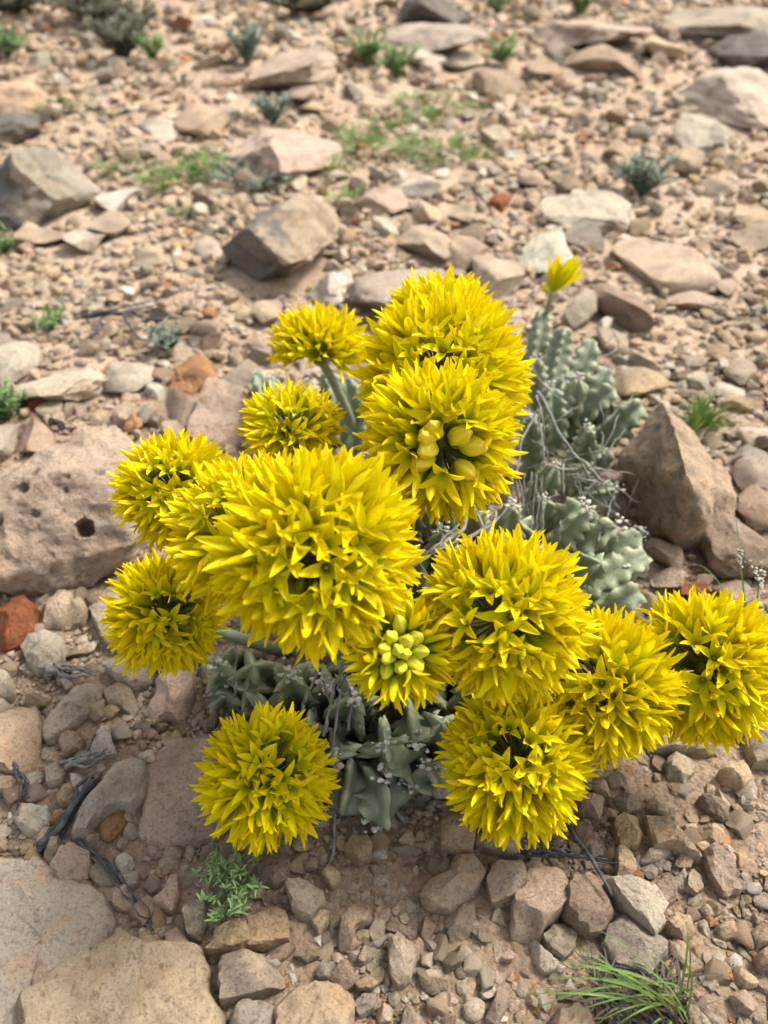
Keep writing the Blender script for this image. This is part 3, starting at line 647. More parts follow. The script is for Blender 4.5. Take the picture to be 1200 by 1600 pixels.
def inside_any(X, Y):
    out = np.zeros(len(X), bool)
    for P in BLOCK:
        lo, hi = P.min(0), P.max(0)
        idx = np.where((X > lo[0]) & (X < hi[0]) & (Y > lo[1]) & (Y < hi[1]) & ~out)[0]
        if not len(idx): continue
        x, y = X[idx], Y[idx]; c = np.zeros(len(idx), bool); j = len(P)-1
        for i in range(len(P)):
            if P[i][1] != P[j][1]:
                c ^= ((P[i][1] > y) != (P[j][1] > y)) & (x < (P[j][0]-P[i][0])*(y-P[i][1])/(P[j][1]-P[i][1])+P[i][0])
            j = i
        out[idx[c]] = True
    return out

def quat_mats(yaw, ax, ay, tilt):
    """rotation matrices: a tilt about a level axis, then a turn"""
    n = np.hypot(ax, ay)+1e-9; ax, ay = ax/n, ay/n; c, s = np.cos(tilt), np.sin(tilt); o = 1-c
    T = np.stack([c+ax*ax*o, ax*ay*o, ay*s, ax*ay*o, c+ay*ay*o, -ax*s, -ay*s, ax*s, c], 1).reshape(-1, 3, 3)
    cy, sy = np.cos(yaw), np.sin(yaw); z = np.zeros_like(cy)
    Z = np.stack([cy, -sy, z, sy, cy, z, z, z, z+1], 1).reshape(-1, 3, 3)
    return Z@T

def scatter():
    NS = 110; n0 = 74000; nt = 12000
    px = rng.uniform(-330, 1530, n0); py = rng.uniform(-30, 1960, n0)
    py[:nt] = rng.uniform(1000, 1700, nt); px[:nt] = rng.uniform(-150, 1350, nt)
    d = 5.2*(1-rng.uniform(0, 1, n0)*0.998)**(-1/1.55)
    d[:nt] = rng.uniform(3.2, 6.5, nt)
    up = (py < 720) & (rng.uniform(0, 1, n0) < 0.30); d = np.where(up, rng.uniform(9, 26, n0), d)
    p = on_ground_v(px, py); dep = p[:, 1]*_cp+(CAM_H-p[:, 2])*_sp; s = d*dep/F
    dens = 0.5+0.5*fbm(np.stack([p[:, 0]*2.4, p[:, 1]*2.4, np.full(n0, 1.7)], 1), 2, 9)
    dens = np.where((px > 640) & (px < 900) & (py > 130) & (py < 290), dens*0.7, dens)
    dens = np.where((px > 340) & (px < 470) & (py > 430) & (py < 560), dens*0.3, dens)
    ok = (d < 44) & (s < 0.15) & ((d < 9) | (rng.uniform(0, 1, n0) < 0.5+0.9*dens)) & ~inside_any(p[:, 0], p[:, 1])
    px, py, d, p, s = px[ok], py[ok], d[ok], p[ok], s[ok]; n = len(px)
    vis = (px > 10) & (px < 1190) & (py > 10) & (py < 1590) & ~((px > 540) & (px < 830) & (py > 440) & (py < 1280)) & ~((px > 190) & (px < 620) & (py > 690) & (py < 1290)) & ~((px > 820) & (px < 1180) & (py > 950) & (py < 1180))
    order = np.argsort(-np.where(vis, d, 0)); own = np.zeros(n, bool); own[order[:NS]] = True
    fl = rng.uniform(0.42, 0.85, n); el = rng.uniform(0.6, 1.0, n); hz = s*0.5*fl
    M = quat_mats(rng.uniform(0, 6.28, n), rng.normal(size=n), rng.normal(size=n), rng.uniform(0, 0.4, n))
    loc = np.stack([p[:, 0], p[:, 1], gz(p[:, 0], p[:, 1])+hz*rng.uniform(0.25, 0.8, n)], 1)
    keys = rng.choice(KEYS, n)
    far = (py < 700) & (rng.uniform(0, 1, n) < 0.4); keys[far] = rng.choice(['warm', 'tan', 'pale', 'warm'], far.sum())
    S = np.stack([s/2, s/2*el, hz], 1)
    for i in np.where(own)[0]:
        finish_stone(random.choice(SHARED), loc[i], str(keys[i]), None, None, float(s[i]), None, Matrix(M[i].tolist()).to_quaternion(), S[i].tolist())
    base = np.array([TINT[k] for k in keys])*(1+rng.uniform(-0.16, 0.16, (n, 1)))*(1+rng.uniform(-0.03, 0.03, (n, 3)))
    lod = np.where(d < 7.5, 0, np.where(d < 20, 1, 2)); var = rng.integers(0, 14, n)
    AV, AF, AC = [], [], []; nv = 0
    for L in (0, 1, 2):
        for k in range(len(VAR[L])):
            idx = np.where((lod == L) & (var % len(VAR[L]) == k) & ~own)[0]
            if not len(idx): continue
            V, Fc = VAR[L][k]
            W = np.einsum('nij,nvj->nvi', M[idx], V[None]*S[idx][:, None])+loc[idx][:, None]
            AV.append(W.reshape(-1, 3)); AF.append((Fc[None]+(nv+np.arange(len(idx))*len(V))[:, None, None]).reshape(-1, 3)); nv += len(idx)*len(V)
            AC.append(np.repeat(base[idx], len(V), 0))
    me = mesh_np('gravel', np.vstack(AV), np.vstack(AF), True, 30); col_attr(me, 'tint', np.vstack(AC))
    print('gravel', n, 'tris', len(me.polygons))
    o = link('gravel', me, M_GRAVEL); tag(o, 'bed of small tan and brown limestone gravel covering the slope', 'gravel', None, 'stuff')
scatter()

# ------------------------------------------------------------------ the yellow flowering succulent
def corolla(seed, opening=0.5, curl=0.25, thin=1.0):
    """five narrow lobes on a short bell; unit length along +Z"""
    r = np.random.default_rng(seed)
    us = np.array([-1, -0.5, 0, 0.5, 1.0]); ts = np.array([0, .08, .17, .26, .34, .44, .56, .68, .80, .90, .96, 1.0]); T0 = 0.26
    V, A, Fc = [], [], []
    for k in range(5):
        ak = 2*math.pi*k/5 + r.normal()*0.05
        op = opening*(1+r.normal()*0.16); cu = curl+r.normal()*0.16; ln = 1+r.normal()*0.07; side = r.normal()*0.10; tw = r.normal()*0.25
        rr, zz = 0.045, 0.0; prev = 0; base = len(V)
        for t in ts:
            dt = t-prev; prev = t
            if t <= T0:
                ph = 0.75-0.55*(t/T0); rr += math.sin(ph)*dt*0.85; zz += math.cos(ph)*dt
            else:
                x = (t-T0)/(1-T0); ph = 0.25+(op-0.25)*min(1, x*2.6)+cu*max(0, x-0.35); rr += math.sin(ph)*dt*ln; zz += math.cos(ph)*dt*ln
            x = max(0, (t-T0)/(1-T0))
            w_t = rr*math.tan(math.pi/5)
            w_p = 0.080*thin*(0.94+0.30*math.sin(math.pi*min(1, x*1.2)))*(max(0.0, 1-x**3.4))**0.7 + 0.006
            b = min(1, x/0.16); w = w_t*(1-b)+min(w_p, w_t*1.25)*b
            for u in us:
                # round tube below, trough shaped lobe above
                c0 = np.array([rr*math.cos(u*math.pi/5), rr*math.sin(u*math.pi/5), zz])
                fold = 0.75*(0.35+0.9*x)*w*abs(u)**1.5
                inw = np.array([-math.cos(ph), 0, math.sin(ph)])
                c1 = np.array([rr, u*w+side*x*x*0.35, zz]) + inw*(fold + tw*u*w*x*0.5)
                c = c0*(1-b)+c1*b
                V.append([c[0]*math.cos(ak)-c[1]*math.sin(ak), c[0]*math.sin(ak)+c[1]*math.cos(ak), c[2]]); A.append(t)
        n = len(us)
        Fc += [(base+i*n+j, base+i*n+j+1, base+(i+1)*n+j+1, base+(i+1)*n+j) for i in range(len(ts)-1) for j in range(n-1)]
    nc = len(Fc)
    # the small crown in the throat
    b0 = len(V)
    ring = 10
    for zc, rc in ((0.05, 0.05), (0.13, 0.062), (0.165, 0.045)):
        for j in range(ring):
            q = 2*math.pi*j/ring; f = 1.0 if j % 2 else 0.72
            V.append([rc*f*math.cos(q), rc*f*math.sin(q), zc+(0.012 if j % 2 else 0)]); A.append(0.1 if zc < 0.1 else 0.9)
    V.append([0, 0, 0.15]); A.append(0.4)
    for i in range(2):
        for j in range(ring): Fc.append((b0+i*ring+j, b0+i*ring+(j+1) % ring, b0+(i+1)*ring+(j+1) % ring, b0+(i+1)*ring+j))
    for j in range(ring): Fc.append((b0+2*ring+j, b0+2*ring+(j+1) % ring, b0+3*ring))
    return np.array(V), Fc, np.array(A), nc

def bud_shape(seed, fat=1.0):
    """closed bud: five ridged, pointed egg with spiral seams"""
    r = np.random.default_rng(seed); V, A, Fc = [], [], []; n = 20; tw = r.uniform(0.1, 0.5)
    prof = [(0.03, 0), (0.09, 0.02), (0.14, 0.10), (0.185, 0.22), (0.20, 0.34), (0.185, 0.46), (0.145, 0.56), (0.09, 0.64), (0.04, 0.69), (0.008, 0.71)]
    for i, (rc, z) in enumerate(prof):
        for j in range(n):
            q = 2*math.pi*j/n; rid = 1+0.10*math.cos(5*q+tw*z*8)*(z > 0.05) - 0.06*(abs(math.sin(2.5*q+tw*z*4+0.3)) > 0.97)
            V.append([rc*fat*rid*math.cos(q), rc*fat*rid*math.sin(q), z]); A.append(min(1, z/0.7))
    Fc = [(i*n+j, i*n+(j+1) % n, (i+1)*n+(j+1) % n, (i+1)*n+j) for i in range(len(prof)-1) for j in range(n)]
    Fc.append(tuple((len(prof)-1)*n+j for j in range(n)))
    return np.array(V), Fc, np.array(A)

FLOWER_SRC = []
for i in range(14):
    op = [0.25, 0.31, 0.36, 0.40, 0.46, 0.58, 0.28][i % 7]
    V, Fc, A, nc = corolla(40+i, op, [0.10, 0.22, 0.30, 0.05][i % 4])
    me = mesh_np('flower', V, Fc, True); flt_attr(me, 'along', A); me.materials.append(M_PETAL); me.materials.append(M_CORONA)
    mi = np.zeros(len(Fc), np.int32); mi[nc:] = 1; me.polygons.foreach_set('material_index', mi)
    FLOWER_SRC.append((me, V, Fc, A, nc))
STAR0 = len(FLOWER_SRC)
for i in range(5):
    V, Fc, A, nc = corolla(240+i, [0.78, 0.90, 1.02, 0.85, 0.74][i], 0.10, 1.35)
    me = mesh_np('flower', V, Fc, True); flt_attr(me, 'along', A); me.materials.append(M_PETAL); me.materials.append(M_CORONA)
    mi = np.zeros(len(Fc), np.int32); mi[nc:] = 1; me.polygons.foreach_set('material_index', mi)
    FLOWER_SRC.append((me, V, Fc, A, nc))
V, Fc, A, nc = corolla(333, 0.10, -0.25, 1.6)
me = mesh_np('flower', V, Fc, True); flt_attr(me, 'along', A); me.materials.append(M_PETAL); CUP = me
BUD_SRC, GBUD_SRC = [], []
for i in range(4):
    V, Fc, A = bud_shape(70+i, 1.0)
    for lst, m in ((BUD_SRC, M_BUD), (GBUD_SRC, M_GBUD)):
        me = mesh_np('bud', V, Fc, True); flt_attr(me, 'along', A); me.materials.append(m); lst.append(me)

plant_base = on_ground(680, 1060)
plant = bpy.data.objects.new('flowering_succulent', None); COL.objects.link(plant)
PB = np.array([plant_base[0], plant_base[1], float(gz(plant_base[0], plant_base[1]))]); plant.location = PB.tolist()
tag(plant, 'grey green succulent with big round heads of bright yellow flowers on stony ground', 'succulent')

CAMP = np.array([0, 0, CAM_H])
# (px, py, apex px, apex py, radius px, height of centre, flowers on a full ball, apex gap deg, buds, green, foot on the ground px,py, lowest polar angle)
HEADS = [
    (490, 862, 508, 880, 172, .270, 230, 5, 0, 0, 560, 960, 128),
    (395, 835, 330, 800, 140, .235, 210, 8, 0, 0, 520, 930, 125),
    (275, 765, 250, 745, 98, .200, 150, 10, 0, 0, 480, 880, 120),
    (258, 957, 300, 960, 100, .150, 150, 16, 0, 0, 450, 1020, 125),
    (458, 672, 470, 600, 88, .225, 140, 14, 0, 0, 560, 800, 96),
    (500, 556, 515, 450, 84, .185, 130, 8, 0, 0, 560, 690, 88),
    (695, 515, 725, 455, 100, .270, 150, 6, 9, 0, 680, 720, 125),
    (690, 590, 690, 560, 142, .265, 220, 6, 0, 0, 680, 760, 125),
    (688, 690, 712, 722, 136, .272, 165, 24, 7, 0, 690, 830, 125),
    (626, 1012, 630, 1016, 98, .190, 105, 4, 12, 1, 620, 1010, 118),
    (785, 962, 764, 972, 142, .200, 205, 8, 0, 0, 720, 1020, 125),
    (806, 1185, 786, 1148, 128, .095, 200, 10, 0, 0, 720, 1110, 122),
    (945, 1075, 895, 1050, 124, .125, 190, 8, 0, 0, 780, 1060, 125),
    (1102, 1042, 1040, 1040, 128, .125, 200, 17, 0, 0, 950, 985, 125),
    (418, 1212, 455, 1170, 115, .070, 165, 18, 0, 0, 560, 1120, 122),
]
heads = []
for hd in HEADS:
    px, py, ax, ay, rp, hz = hd[:6]
    r = ray(px, py); t = (CAM_H-hz)/-r[2]; c = CAMP+r*t; R = rp*t/F
    view = CAMP-c; view /= np.linalg.norm(view)
    right = np.array([1., 0, 0]); upv = np.cross(view, right); upv /= np.linalg.norm(upv)
    if upv[2] < 0: upv = -upv
    dx, dy = (ax-px)/rp, -(ay-py)/rp; m = min(math.hypot(dx, dy), 0.95)
    axis = right*dx+upv*dy+view*math.sqrt(max(0, 1-m*m)); axis /= np.linalg.norm(axis)
    heads.append(dict(c=c, R=R, axis=axis, n=hd[6], gap=math.radians(hd[7]+(4 if hd[7] < 15 and not hd[9] else 0)), buds=hd[8], green=hd[9], foot=hd[10:12], low=math.radians(hd[12])))

flowers = []      # (head index, base point, direction, length, source index, spin)
for hi, h in enumerate(heads):
    r = np.random.default_rng(900+hi); c, R, ax = h['c'], h['R'], h['axis']
    a1 = np.cross(ax, [0.3, 0.8, 0.5]); a1 /= np.linalg.norm(a1); a2 = np.cross(ax, a1)
    L0 = min(0.043, max(0.030, R*0.60)); h['buds_at'] = []; h['stalks'] = []
    n = int(h['n']*0.80)
    nb = 0
    for i in range(n):
        ct = 1-2*(i+0.5)/n; th = math.acos(ct); ph = i*2.399963
        th += r.normal()*0.05; ph += r.normal()*0.10
        if th > h['low']: continue
        d = (a1*math.cos(ph)+a2*math.sin(ph))*math.sin(th)+ax*math.cos(th)
        if th < h['gap'] and not (h['buds'] and h['green']): continue
        isbud = h['buds'] and nb < h['buds'] and (th < h['gap']+math.radians(13) if not h['green'] else True) and (h['green'] or r.random() < 0.75)
        if h['buds'] and not h['green'] and h['gap'] < 0.2: isbud = nb < h['buds'] and r.random() < 0.22 and th < 1.2
        facing = float(h['axis']@((CAMP-c)/np.linalg.norm(CAMP-c))); L = L0*r.uniform(0.86, 1.14); lump = float(fbm(d*1.6+hi*5.0, 2, 31)); tip = R*(1.0+0.09*lump)*r.uniform(0.90, 1.05)
        star = th < math.radians(46) and not isbud and facing > 0.55
        if star and r.random() < 0.10: continue
        if star: L *= 0.64; tip = R*r.uniform(0.86, 0.95)
        if isbud: L *= 0.80; tip = R*0.80
        base = c+d*(tip-L)
        end = c+d*(tip*0.92)
        if end[2] < float(gz(end[0], end[1]))+0.004: continue
        clash = False
        for hj, o in enumerate(heads):
            if hj != hi:
                dd = np.linalg.norm(end-o['c']); own = np.linalg.norm(end-c)
                if dd < o['R']*0.86 and (dd/o['R'] < 0.62 or hj < hi): clash = True; break
        if clash: continue
        h['stalks'].append((base, d))
        d2 = d+np.array([r.normal(), r.normal(), r.normal()])*0.15; d2 /= np.linalg.norm(d2)
        if isbud: h['buds_at'].append((base, d2, L)); nb += 1; continue
        vd = (CAMP-base); dist = np.linalg.norm(vd); vd /= dist
        # how much of it faces the camera and is not behind another head
        hid = 0
        for hj, o in enumerate(heads):
            if hj == hi: continue
            oc = o['c']-CAMP; tt = (end-CAMP)/np.linalg.norm(end-CAMP); pr = oc@tt
            if 0 < pr < dist-0.03 and np.linalg.norm(oc-tt*pr) < o['R']*0.92: hid = 1
        score = (d@vd+0.35)/dist - 10*hid
        k = int(r.integers(STAR0, len(FLOWER_SRC))) if star else int(r.integers(0, STAR0))
        flowers.append([hi, base, d2, L, k, r.uniform(0, 6.28), score])

def frame_z(d, spin):
    return Vector(d).to_track_quat('Z', 'Y') @ Quaternion((0, 0, 1), spin)

flowers.sort(key=lambda f: -f[6])
N_OWN = 300
head_obj = []
for hi, h in enumerate(heads):
    mb = MB(); c = h['c']
    core = c-h['axis']*h['R']*0.06
    for base, d in h['stalks']:
        mid = core+(base-core)*0.5+np.array([0, 0, -0.002])
        V, Fc = tube([core+d*0.006, mid, base+d*0.001], [0.0009, 0.0008, 0.0013], 5, False); mb.add(V-PB, Fc, 0.5)
    V, Fc = ico(2); mb.add(V*np.array([.009, .009, .008])+core-PB, [tuple(f) for f in Fc], 0.2)
    me = mb.mesh('flower_head'); me.materials.append(M_STALK)
    ho = link('flower_head', me, None, plant)
    # thick stalk down to the stems
    foot = on_ground(*h['foot'], 0.03); pts = []
    for t in np.linspace(0, 1, 9):
        p = foot*(1-t)+core*t; p = p+np.array([0, 0, 0.35*abs(core[2]-foot[2])*t*(1-t)*2])*0.4
        if hi in (13, 12, 14, 11, 3): p = p+np.array([0, 0, -0.01*math.sin(math.pi*t)])
        pts.append(p)
    V, Fc = tube(pts, np.linspace(0.0065, 0.0048, 9), 10); m2 = MB(); m2.add(V-PB, Fc, np.repeat(np.linspace(0, 0.6, 9), 10))
    me2 = m2.mesh('peduncle'); me2.materials.append(M_STEM); link('peduncle', me2, None, ho)
    for k, (base, d, L) in enumerate(h['buds_at']):
        src = (GBUD_SRC if h['green'] else BUD_SRC)[k % 4]
        link('bud', src, None, ho, base-PB, frame_z(d, k*1.3), (L*1.12,)*3)
    head_obj.append(ho)
for f in flowers[:N_OWN]:
    hi, base, d, L, k, spin, _ = f
    link('flower', FLOWER_SRC[k][0], None, head_obj[hi], base-PB, frame_z(d, spin), (L,)*3)
AV, AF, AA, AM = [], [], [], []; nv = 0
for f in flowers[N_OWN:]:
    hi, base, d, L, k, spin, _ = f
    _, V, Fc, A, nc = FLOWER_SRC[k]; Rm = np.array(frame_z(d, spin).to_matrix())
    AV.append((V*L)@Rm.T+base-PB); AF += [tuple(i+nv for i in q) for q in Fc]; AA.append(A); nv += len(V); AM += [0]*nc+[1]*(len(Fc)-nc)
me = mesh_np('flower_mass', np.vstack(AV), AF, True); flt_attr(me, 'along', np.concatenate(AA)); me.materials.append(M_PETAL); me.materials.append(M_CORONA)
me.polygons.foreach_set('material_index', np.array(AM, np.int32))
o = link('flower_mass', me, None, plant); o['kind'] = 'stuff'
print('flowers', len(flowers), 'faces', len(AF))

# the little lone head at the back: three flowers and a bud on a thin stem
c = on_ground(862, 455, .13); foot = on_ground(848, 520, .03)
mb = MB(); V, Fc = tube([foot, foot*0.4+c*0.6+np.array([0, 0, .006]), c], [.005, .004, .002], 8); mb.add(V-PB, Fc, 0.6)
me = mb.mesh('flower_head'); me.materials.append(M_STEM); lone = link('flower_head', me, None, plant)
lone['label'] = 'small lone head of a few yellow flowers at the back of the plant'
for k, (dx, dy, dz, L) in enumerate([(.40, -.2, .9, .060), (-.05, -.15, .95, .055), (.70, .1, .65, .058)]):
    link('flower', (CUP, CUP, FLOWER_SRC[0][0])[k], None, lone, c-PB, frame_z((dx, dy, dz), k), (L,)*3)
link('bud', BUD_SRC[0], None, lone, c-PB, frame_z((-.8, -.2, .5), 0), (.030,)*3)

# --- four-angled toothed stems
def stem_mesh(P0, P1, rad, seed, bend=0.01, teeth=None):
    r = np.random.default_rng(seed); ln = np.linalg.norm(P1-P0); m = max(14, int(ln/0.0042)); nr = 24
    mid = (P0+P1)/2+r.normal(size=3)*bend+np.array([0, 0, bend*0.7])
    ts = np.linspace(0, 1, m); path = np.array([(1-t)**2*P0+2*t*(1-t)*mid+t*t*P1 for t in ts])
    T = np.gradient(path, axis=0); T /= np.linalg.norm(T, axis=1)[:, None]
    ref = np.array([r.normal(), r.normal(), r.normal()*0.3]); V, A = [], []
    wave = r.uniform(0, 6.28, 4); freq = ln/r.uniform(0.014, 0.019)*2*math.pi; tw0 = r.uniform(0, 6.28); tws = r.normal()*0.4
    for i, t in enumerate(ts):
        a = ref-T[i]*(ref@T[i]); a /= np.linalg.norm(a); b = np.cross(T[i], a)
        end = min(1, (1-t)/0.14); taper = (0.80+0.25*math.sin(math.pi*min(1, t*1.1)))*math.sqrt(max(0.0, 1-(1-end)**2))+0.02
        for j in range(nr):
            q = 2*math.pi*j/nr+tw0+tws*t; k = j*4//nr; u = (j*4.0/nr) % 1.0       # ridges at u=0
            s = abs(u-0.5)*2; kk = int(round(j*4.0/nr)) % 4
            ridge = s**1.7
            wv = 0.5+0.5*math.sin(freq*t+wave[kk])
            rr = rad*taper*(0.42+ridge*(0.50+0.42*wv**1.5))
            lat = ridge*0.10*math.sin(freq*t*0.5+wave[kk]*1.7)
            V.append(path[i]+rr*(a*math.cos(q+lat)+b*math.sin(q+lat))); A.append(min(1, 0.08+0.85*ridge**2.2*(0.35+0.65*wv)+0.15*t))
    Fc = [(i*nr+j, i*nr+(j+1) % nr, (i+1)*nr+(j+1) % nr, (i+1)*nr+j) for i in range(m-1) for j in range(nr)]
    Fc.append(tuple((m-1)*nr+j for j in range(nr)))
    return np.array(V), Fc, np.array(A), path

def wool_mesh(p, rad, seed, n=9):
    """dry whitish scales left by old flowers"""
    r = np.random.default_rng(seed); mb = MB()
    for k in range(n):
        V, Fc = ico(1); d = rand_dirs(1, r)[0]
        V = V*rad*r.uniform(0.08, 0.26)*np.array([1, r.uniform(0.4, 1), r.uniform(0.5, 1)])*(1+r.uniform(-0.25, 0.25, (len(V), 1)))
        mb.add(V+p+d*rad*r.uniform(0.3, 0.9), [tuple(f) for f in Fc], r.uniform(0.2, 1))
    me = mb.mesh('dry_scales', False); me.materials.append(M_WOOL); return me

STEMS = [   # base px,py, tip px,py, base height, tip height, radius m, wool
    (925, 700, 1003, 632, .01, .075, .024, 0), (900, 690, 962, 608, .01, .085, .022, 0), (868, 640, 925, 530, .02, .085, .024, 0), (852, 690, 882, 592, .02, .095, .020, 1),
    (830, 580, 848, 482, .01, .08, .018, 0), (862, 610, 884, 512, .01, .08, .018, 0), (880, 730, 918, 668, .02, .105, .017, 1), (835, 720, 822, 648, .03, .10, .018, 1),
    (890, 660, 905, 592, .02, .095, .020, 1), (918, 655, 950, 575, .01, .07, .021, 0), (870, 690, 860, 605, .02, .09, .019, 1), (845, 640, 838, 560, .02, .085, .018, 1),
    (860, 880, 965, 822, .02, .075, .022, 1), (880, 890, 1000, 832, .01, .055, .020, 1), (850, 860, 915, 790, .03, .095, .022, 1), (850, 890, 940, 880, .04, .085, .021, 0),
    (880, 935, 1012, 868, .01, .045, .021, 0), (900, 960, 1000, 925, .0, .035, .020, 0), (835, 770, 868, 728, .05, .11, .015, 1), (880, 810, 962, 762, .02, .06, .018, 1),
    (860, 820, 935, 805, .03, .07, .018, 0), (820, 830, 850, 780, .06, .10, .016, 1), (900, 900, 980, 890, .0, .04, .020, 1), (890, 750, 950, 700, .0, .04, .019, 0), (895, 780, 930, 735, .01, .06, .018, 0),
    (575, 1170, 582, 1285, .055, .014, .021, 1), (550, 1180, 535, 1275, .05, .012, .020, 0), (600, 1120, 602, 1160, .03, .075, .022, 1), (490, 1110, 480, 1130, .02, .075, .021, 0),
    (520, 1150, 520, 1185, .01, .06, .020, 1), (595, 1190, 600, 1205, .0, .055, .021, 1), (640, 1140, 648, 1160, .01, .07, .022, 1), (660, 1180, 668, 1195, .0, .05, .021, 1), (640, 1200, 640, 1225, .0, .03, .017, 1),
    (420, 1050, 395, 1040, .02, .075, .022, 0), (370, 1060, 340, 1035, .02, .065, .022, 1), (410, 1090, 385, 1080, .0, .05, .021, 0), (460, 1070, 452, 1050, .03, .10, .022, 1), (350, 1090, 345, 1075, .0, .035, .019, 1),
    (560, 1110, 555, 1085, .03, .10, .022, 1), (470, 1170, 465, 1160, .0, .05, .019, 0), (440, 1120, 425, 1110, .0, .06, .021, 0), (690, 1140, 690, 1130, .03, .08, .020, 0), (510, 1090, 505, 1070, .03, .09, .02, 1),
    (460, 700, 425, 590, .01, .09, .018, 1), (500, 720, 480, 600, .01, .10, .018, 1), (550, 720, 540, 590, .01, .11, .018, 0), (440, 680, 400, 585, .01, .075, .018, 1), (530, 690, 512, 580, .01, .10, .018, 1), (420, 660, 390, 600, .0, .05, .017, 0),
    (650, 860, 650, 800, .05, .14, .018, 1), (680, 890, 690, 830, .05, .15, .018, 1), (740, 860, 745, 800, .05, .14, .018, 1), (640, 910, 640, 860, .06, .14, .018, 0), (700, 850, 705, 795, .05, .15, .016, 1), (790, 850, 800, 790, .04, .12, .018, 1), (760, 900, 770, 840, .03, .11, .018, 0),
]
r0 = np.random.default_rng(55)
for _ in range(34):          # the dense middle of the clump, under the flower heads
    x, y = r0.uniform(430, 830), r0.uniform(780, 1130)
    STEMS.append((x, y, x+r0.normal()*25, y-r0.uniform(20, 80), .0, r0.uniform(.06, .11), r0.uniform(.017, .022), 0))
for i, (x0, y0, x1, y1, h0, h1, rad, wool) in enumerate(STEMS):
    A0 = on_ground(x0, y0, h0); A1 = on_ground(x1, y1, h1)
    if A0[2] > 0.012: 
        A0 = A0.copy(); dd = (A0-A1); A0[2] = max(0.0, A0[2]-0.03)
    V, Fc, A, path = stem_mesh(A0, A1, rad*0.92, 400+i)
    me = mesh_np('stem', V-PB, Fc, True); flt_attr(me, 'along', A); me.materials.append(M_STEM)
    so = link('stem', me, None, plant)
    if wool: link('dry_scales', wool_mesh(path[-1]-PB+np.array([0, 0, .001]), rad*0.62, 600+i, 20), None, so)

# --- dry grey stalks tangled through the clump (part of the plant)
def twig_mesh(pts, r0_, r1_, seed, mat, name, wob=0.003, side=None):
    r = np.random.default_rng(seed); P = np.asarray(pts, float); cum = np.concatenate([[0], np.cumsum(np.linalg.norm(np.diff(P, axis=0), axis=1))])
    m = 14; s = np.linspace(0, cum[-1], m); path = np.stack([np.interp(s, cum, P[:, k]) for k in range(3)], 1)
    path[1:-1] += np.cumsum(r.normal(size=(m-2, 3)), 0)*wob*0.25
    rad = np.linspace(r0_, r1_, m)*(1+r.normal(size=m)*0.12)
    V, Fc = tube(path, rad, 7); V = V+(fbm(V*400, 2, seed)*r0_*0.25)[:, None]
    return V, Fc, np.repeat(np.abs(np.sin(np.linspace(0, 5, m)+seed)), 7)
DRY = [((840, 612, .13), (872, 670, .12), (910, 722, .10)), ((908, 718, .10), (940, 755, .08), (968, 795, .06)), ((842, 640, .12), (850, 700, .11), (852, 800, .06)), ((838, 618, .13), (848, 660, .12), (858, 720, .08)),
       ((870, 733, .10), (930, 733, .085), (985, 740, .06), (998, 750, .05)), ((895, 745, .09), (960, 762, .075), (1003, 785, .05)), ((998, 748, .055), (985, 785, .045), (978, 805, .03)), ((880, 725, .10), (878, 770, .08), (878, 800, .05)),
       ((895, 745, .09), (912, 785, .07), (935, 815, .05)), ((905, 720, .10), (940, 770, .07), (960, 800, .04)), ((920, 700, .09), (940, 730, .07), (950, 745, .06)), ((1015, 820, .02), (1040, 800, .02), (1065, 780, .03)),
       ((640, 885, .16), (690, 850, .16), (750, 800, .15)), ((625, 900, .16), (680, 865, .15), (770, 815, .14)), ((660, 870, .15), (720, 830, .15), (740, 790, .15)), ((690, 880, .14), (740, 835, .15), (775, 800, .15)),
       ((505, 1150, .10), (520, 1090, .12), (540, 1040, .15)), ((515, 1185, .08), (528, 1110, .11), (538, 1045, .15)), ((468, 1120, .09), (480, 1085, .11), (495, 1050, .13)), ((500, 1060, .13), (518, 1090, .11), (520, 1100, .10)),
       ((545, 1140, .08), (550, 1090, .10), (545, 1040, .14)), ((365, 1090, .07), (368, 1040, .09), (372, 1000, .11)), ((588, 1210, .035), (612, 1248, .02), (634, 1284, .008)), ((520, 1225, .03), (521, 1290, .012), (518, 1335, .006), (497, 1368, .004)),
       ((840, 640, .12), (815, 690, .11), (805, 760, .09)), ((700, 910, .13), (730, 870, .13), (800, 780, .12)), ((830, 570, .10), (850, 600, .10), (900, 640, .09)), ((905, 578, .06), (935, 562, .055), (968, 545, .045)),
       ((968, 545, .045), (958, 520, .06), (945, 535, .055)), ((822, 465, .10), (838, 450, .11), (846, 440, .115)), ((815, 480, .09), (835, 462, .10), (850, 448, .11)), ((560, 1130, .07), (545, 1100, .09), (530, 1060, .12))]
r1 = np.random.default_rng(77)
for k in range(12):      # hanging bundle beside the stems
    x = 798+k*4.5; DRY.append(((x+r1.normal()*4, 745+r1.normal()*8, .125), (x+r1.normal()*3, 790, .10), (x+r1.normal()*6, 835+r1.normal()*8, .075)))
for k in range(26):
    x, y = r1.uniform(820, 960), r1.uniform(640, 860); a = r1.uniform(0, 6.28); q = r1.uniform(20, 55)
    DRY.append(((x-q*math.cos(a), y-q*math.sin(a)*0.7, .07), (x, y, .085), (x+q*math.cos(a), y+q*math.sin(a)*0.7, .07)))
for i, pts in enumerate(DRY):
    P = [on_ground(*p) for p in pts]; big = 1.7 if i in (0, 1, 22, 14) else 1.0
    V, Fc, A = twig_mesh(P, .0014*big if i < 32 else .0009, .0009*big if i < 32 else .0005, 700+i, M_DRY, 'dry_stalk')
    mb = MB(); mb.add(V-PB, Fc, A); me = mb.mesh('dry_stalk'); me.materials.append(M_DRY); link('dry_stalk', me, None, plant)

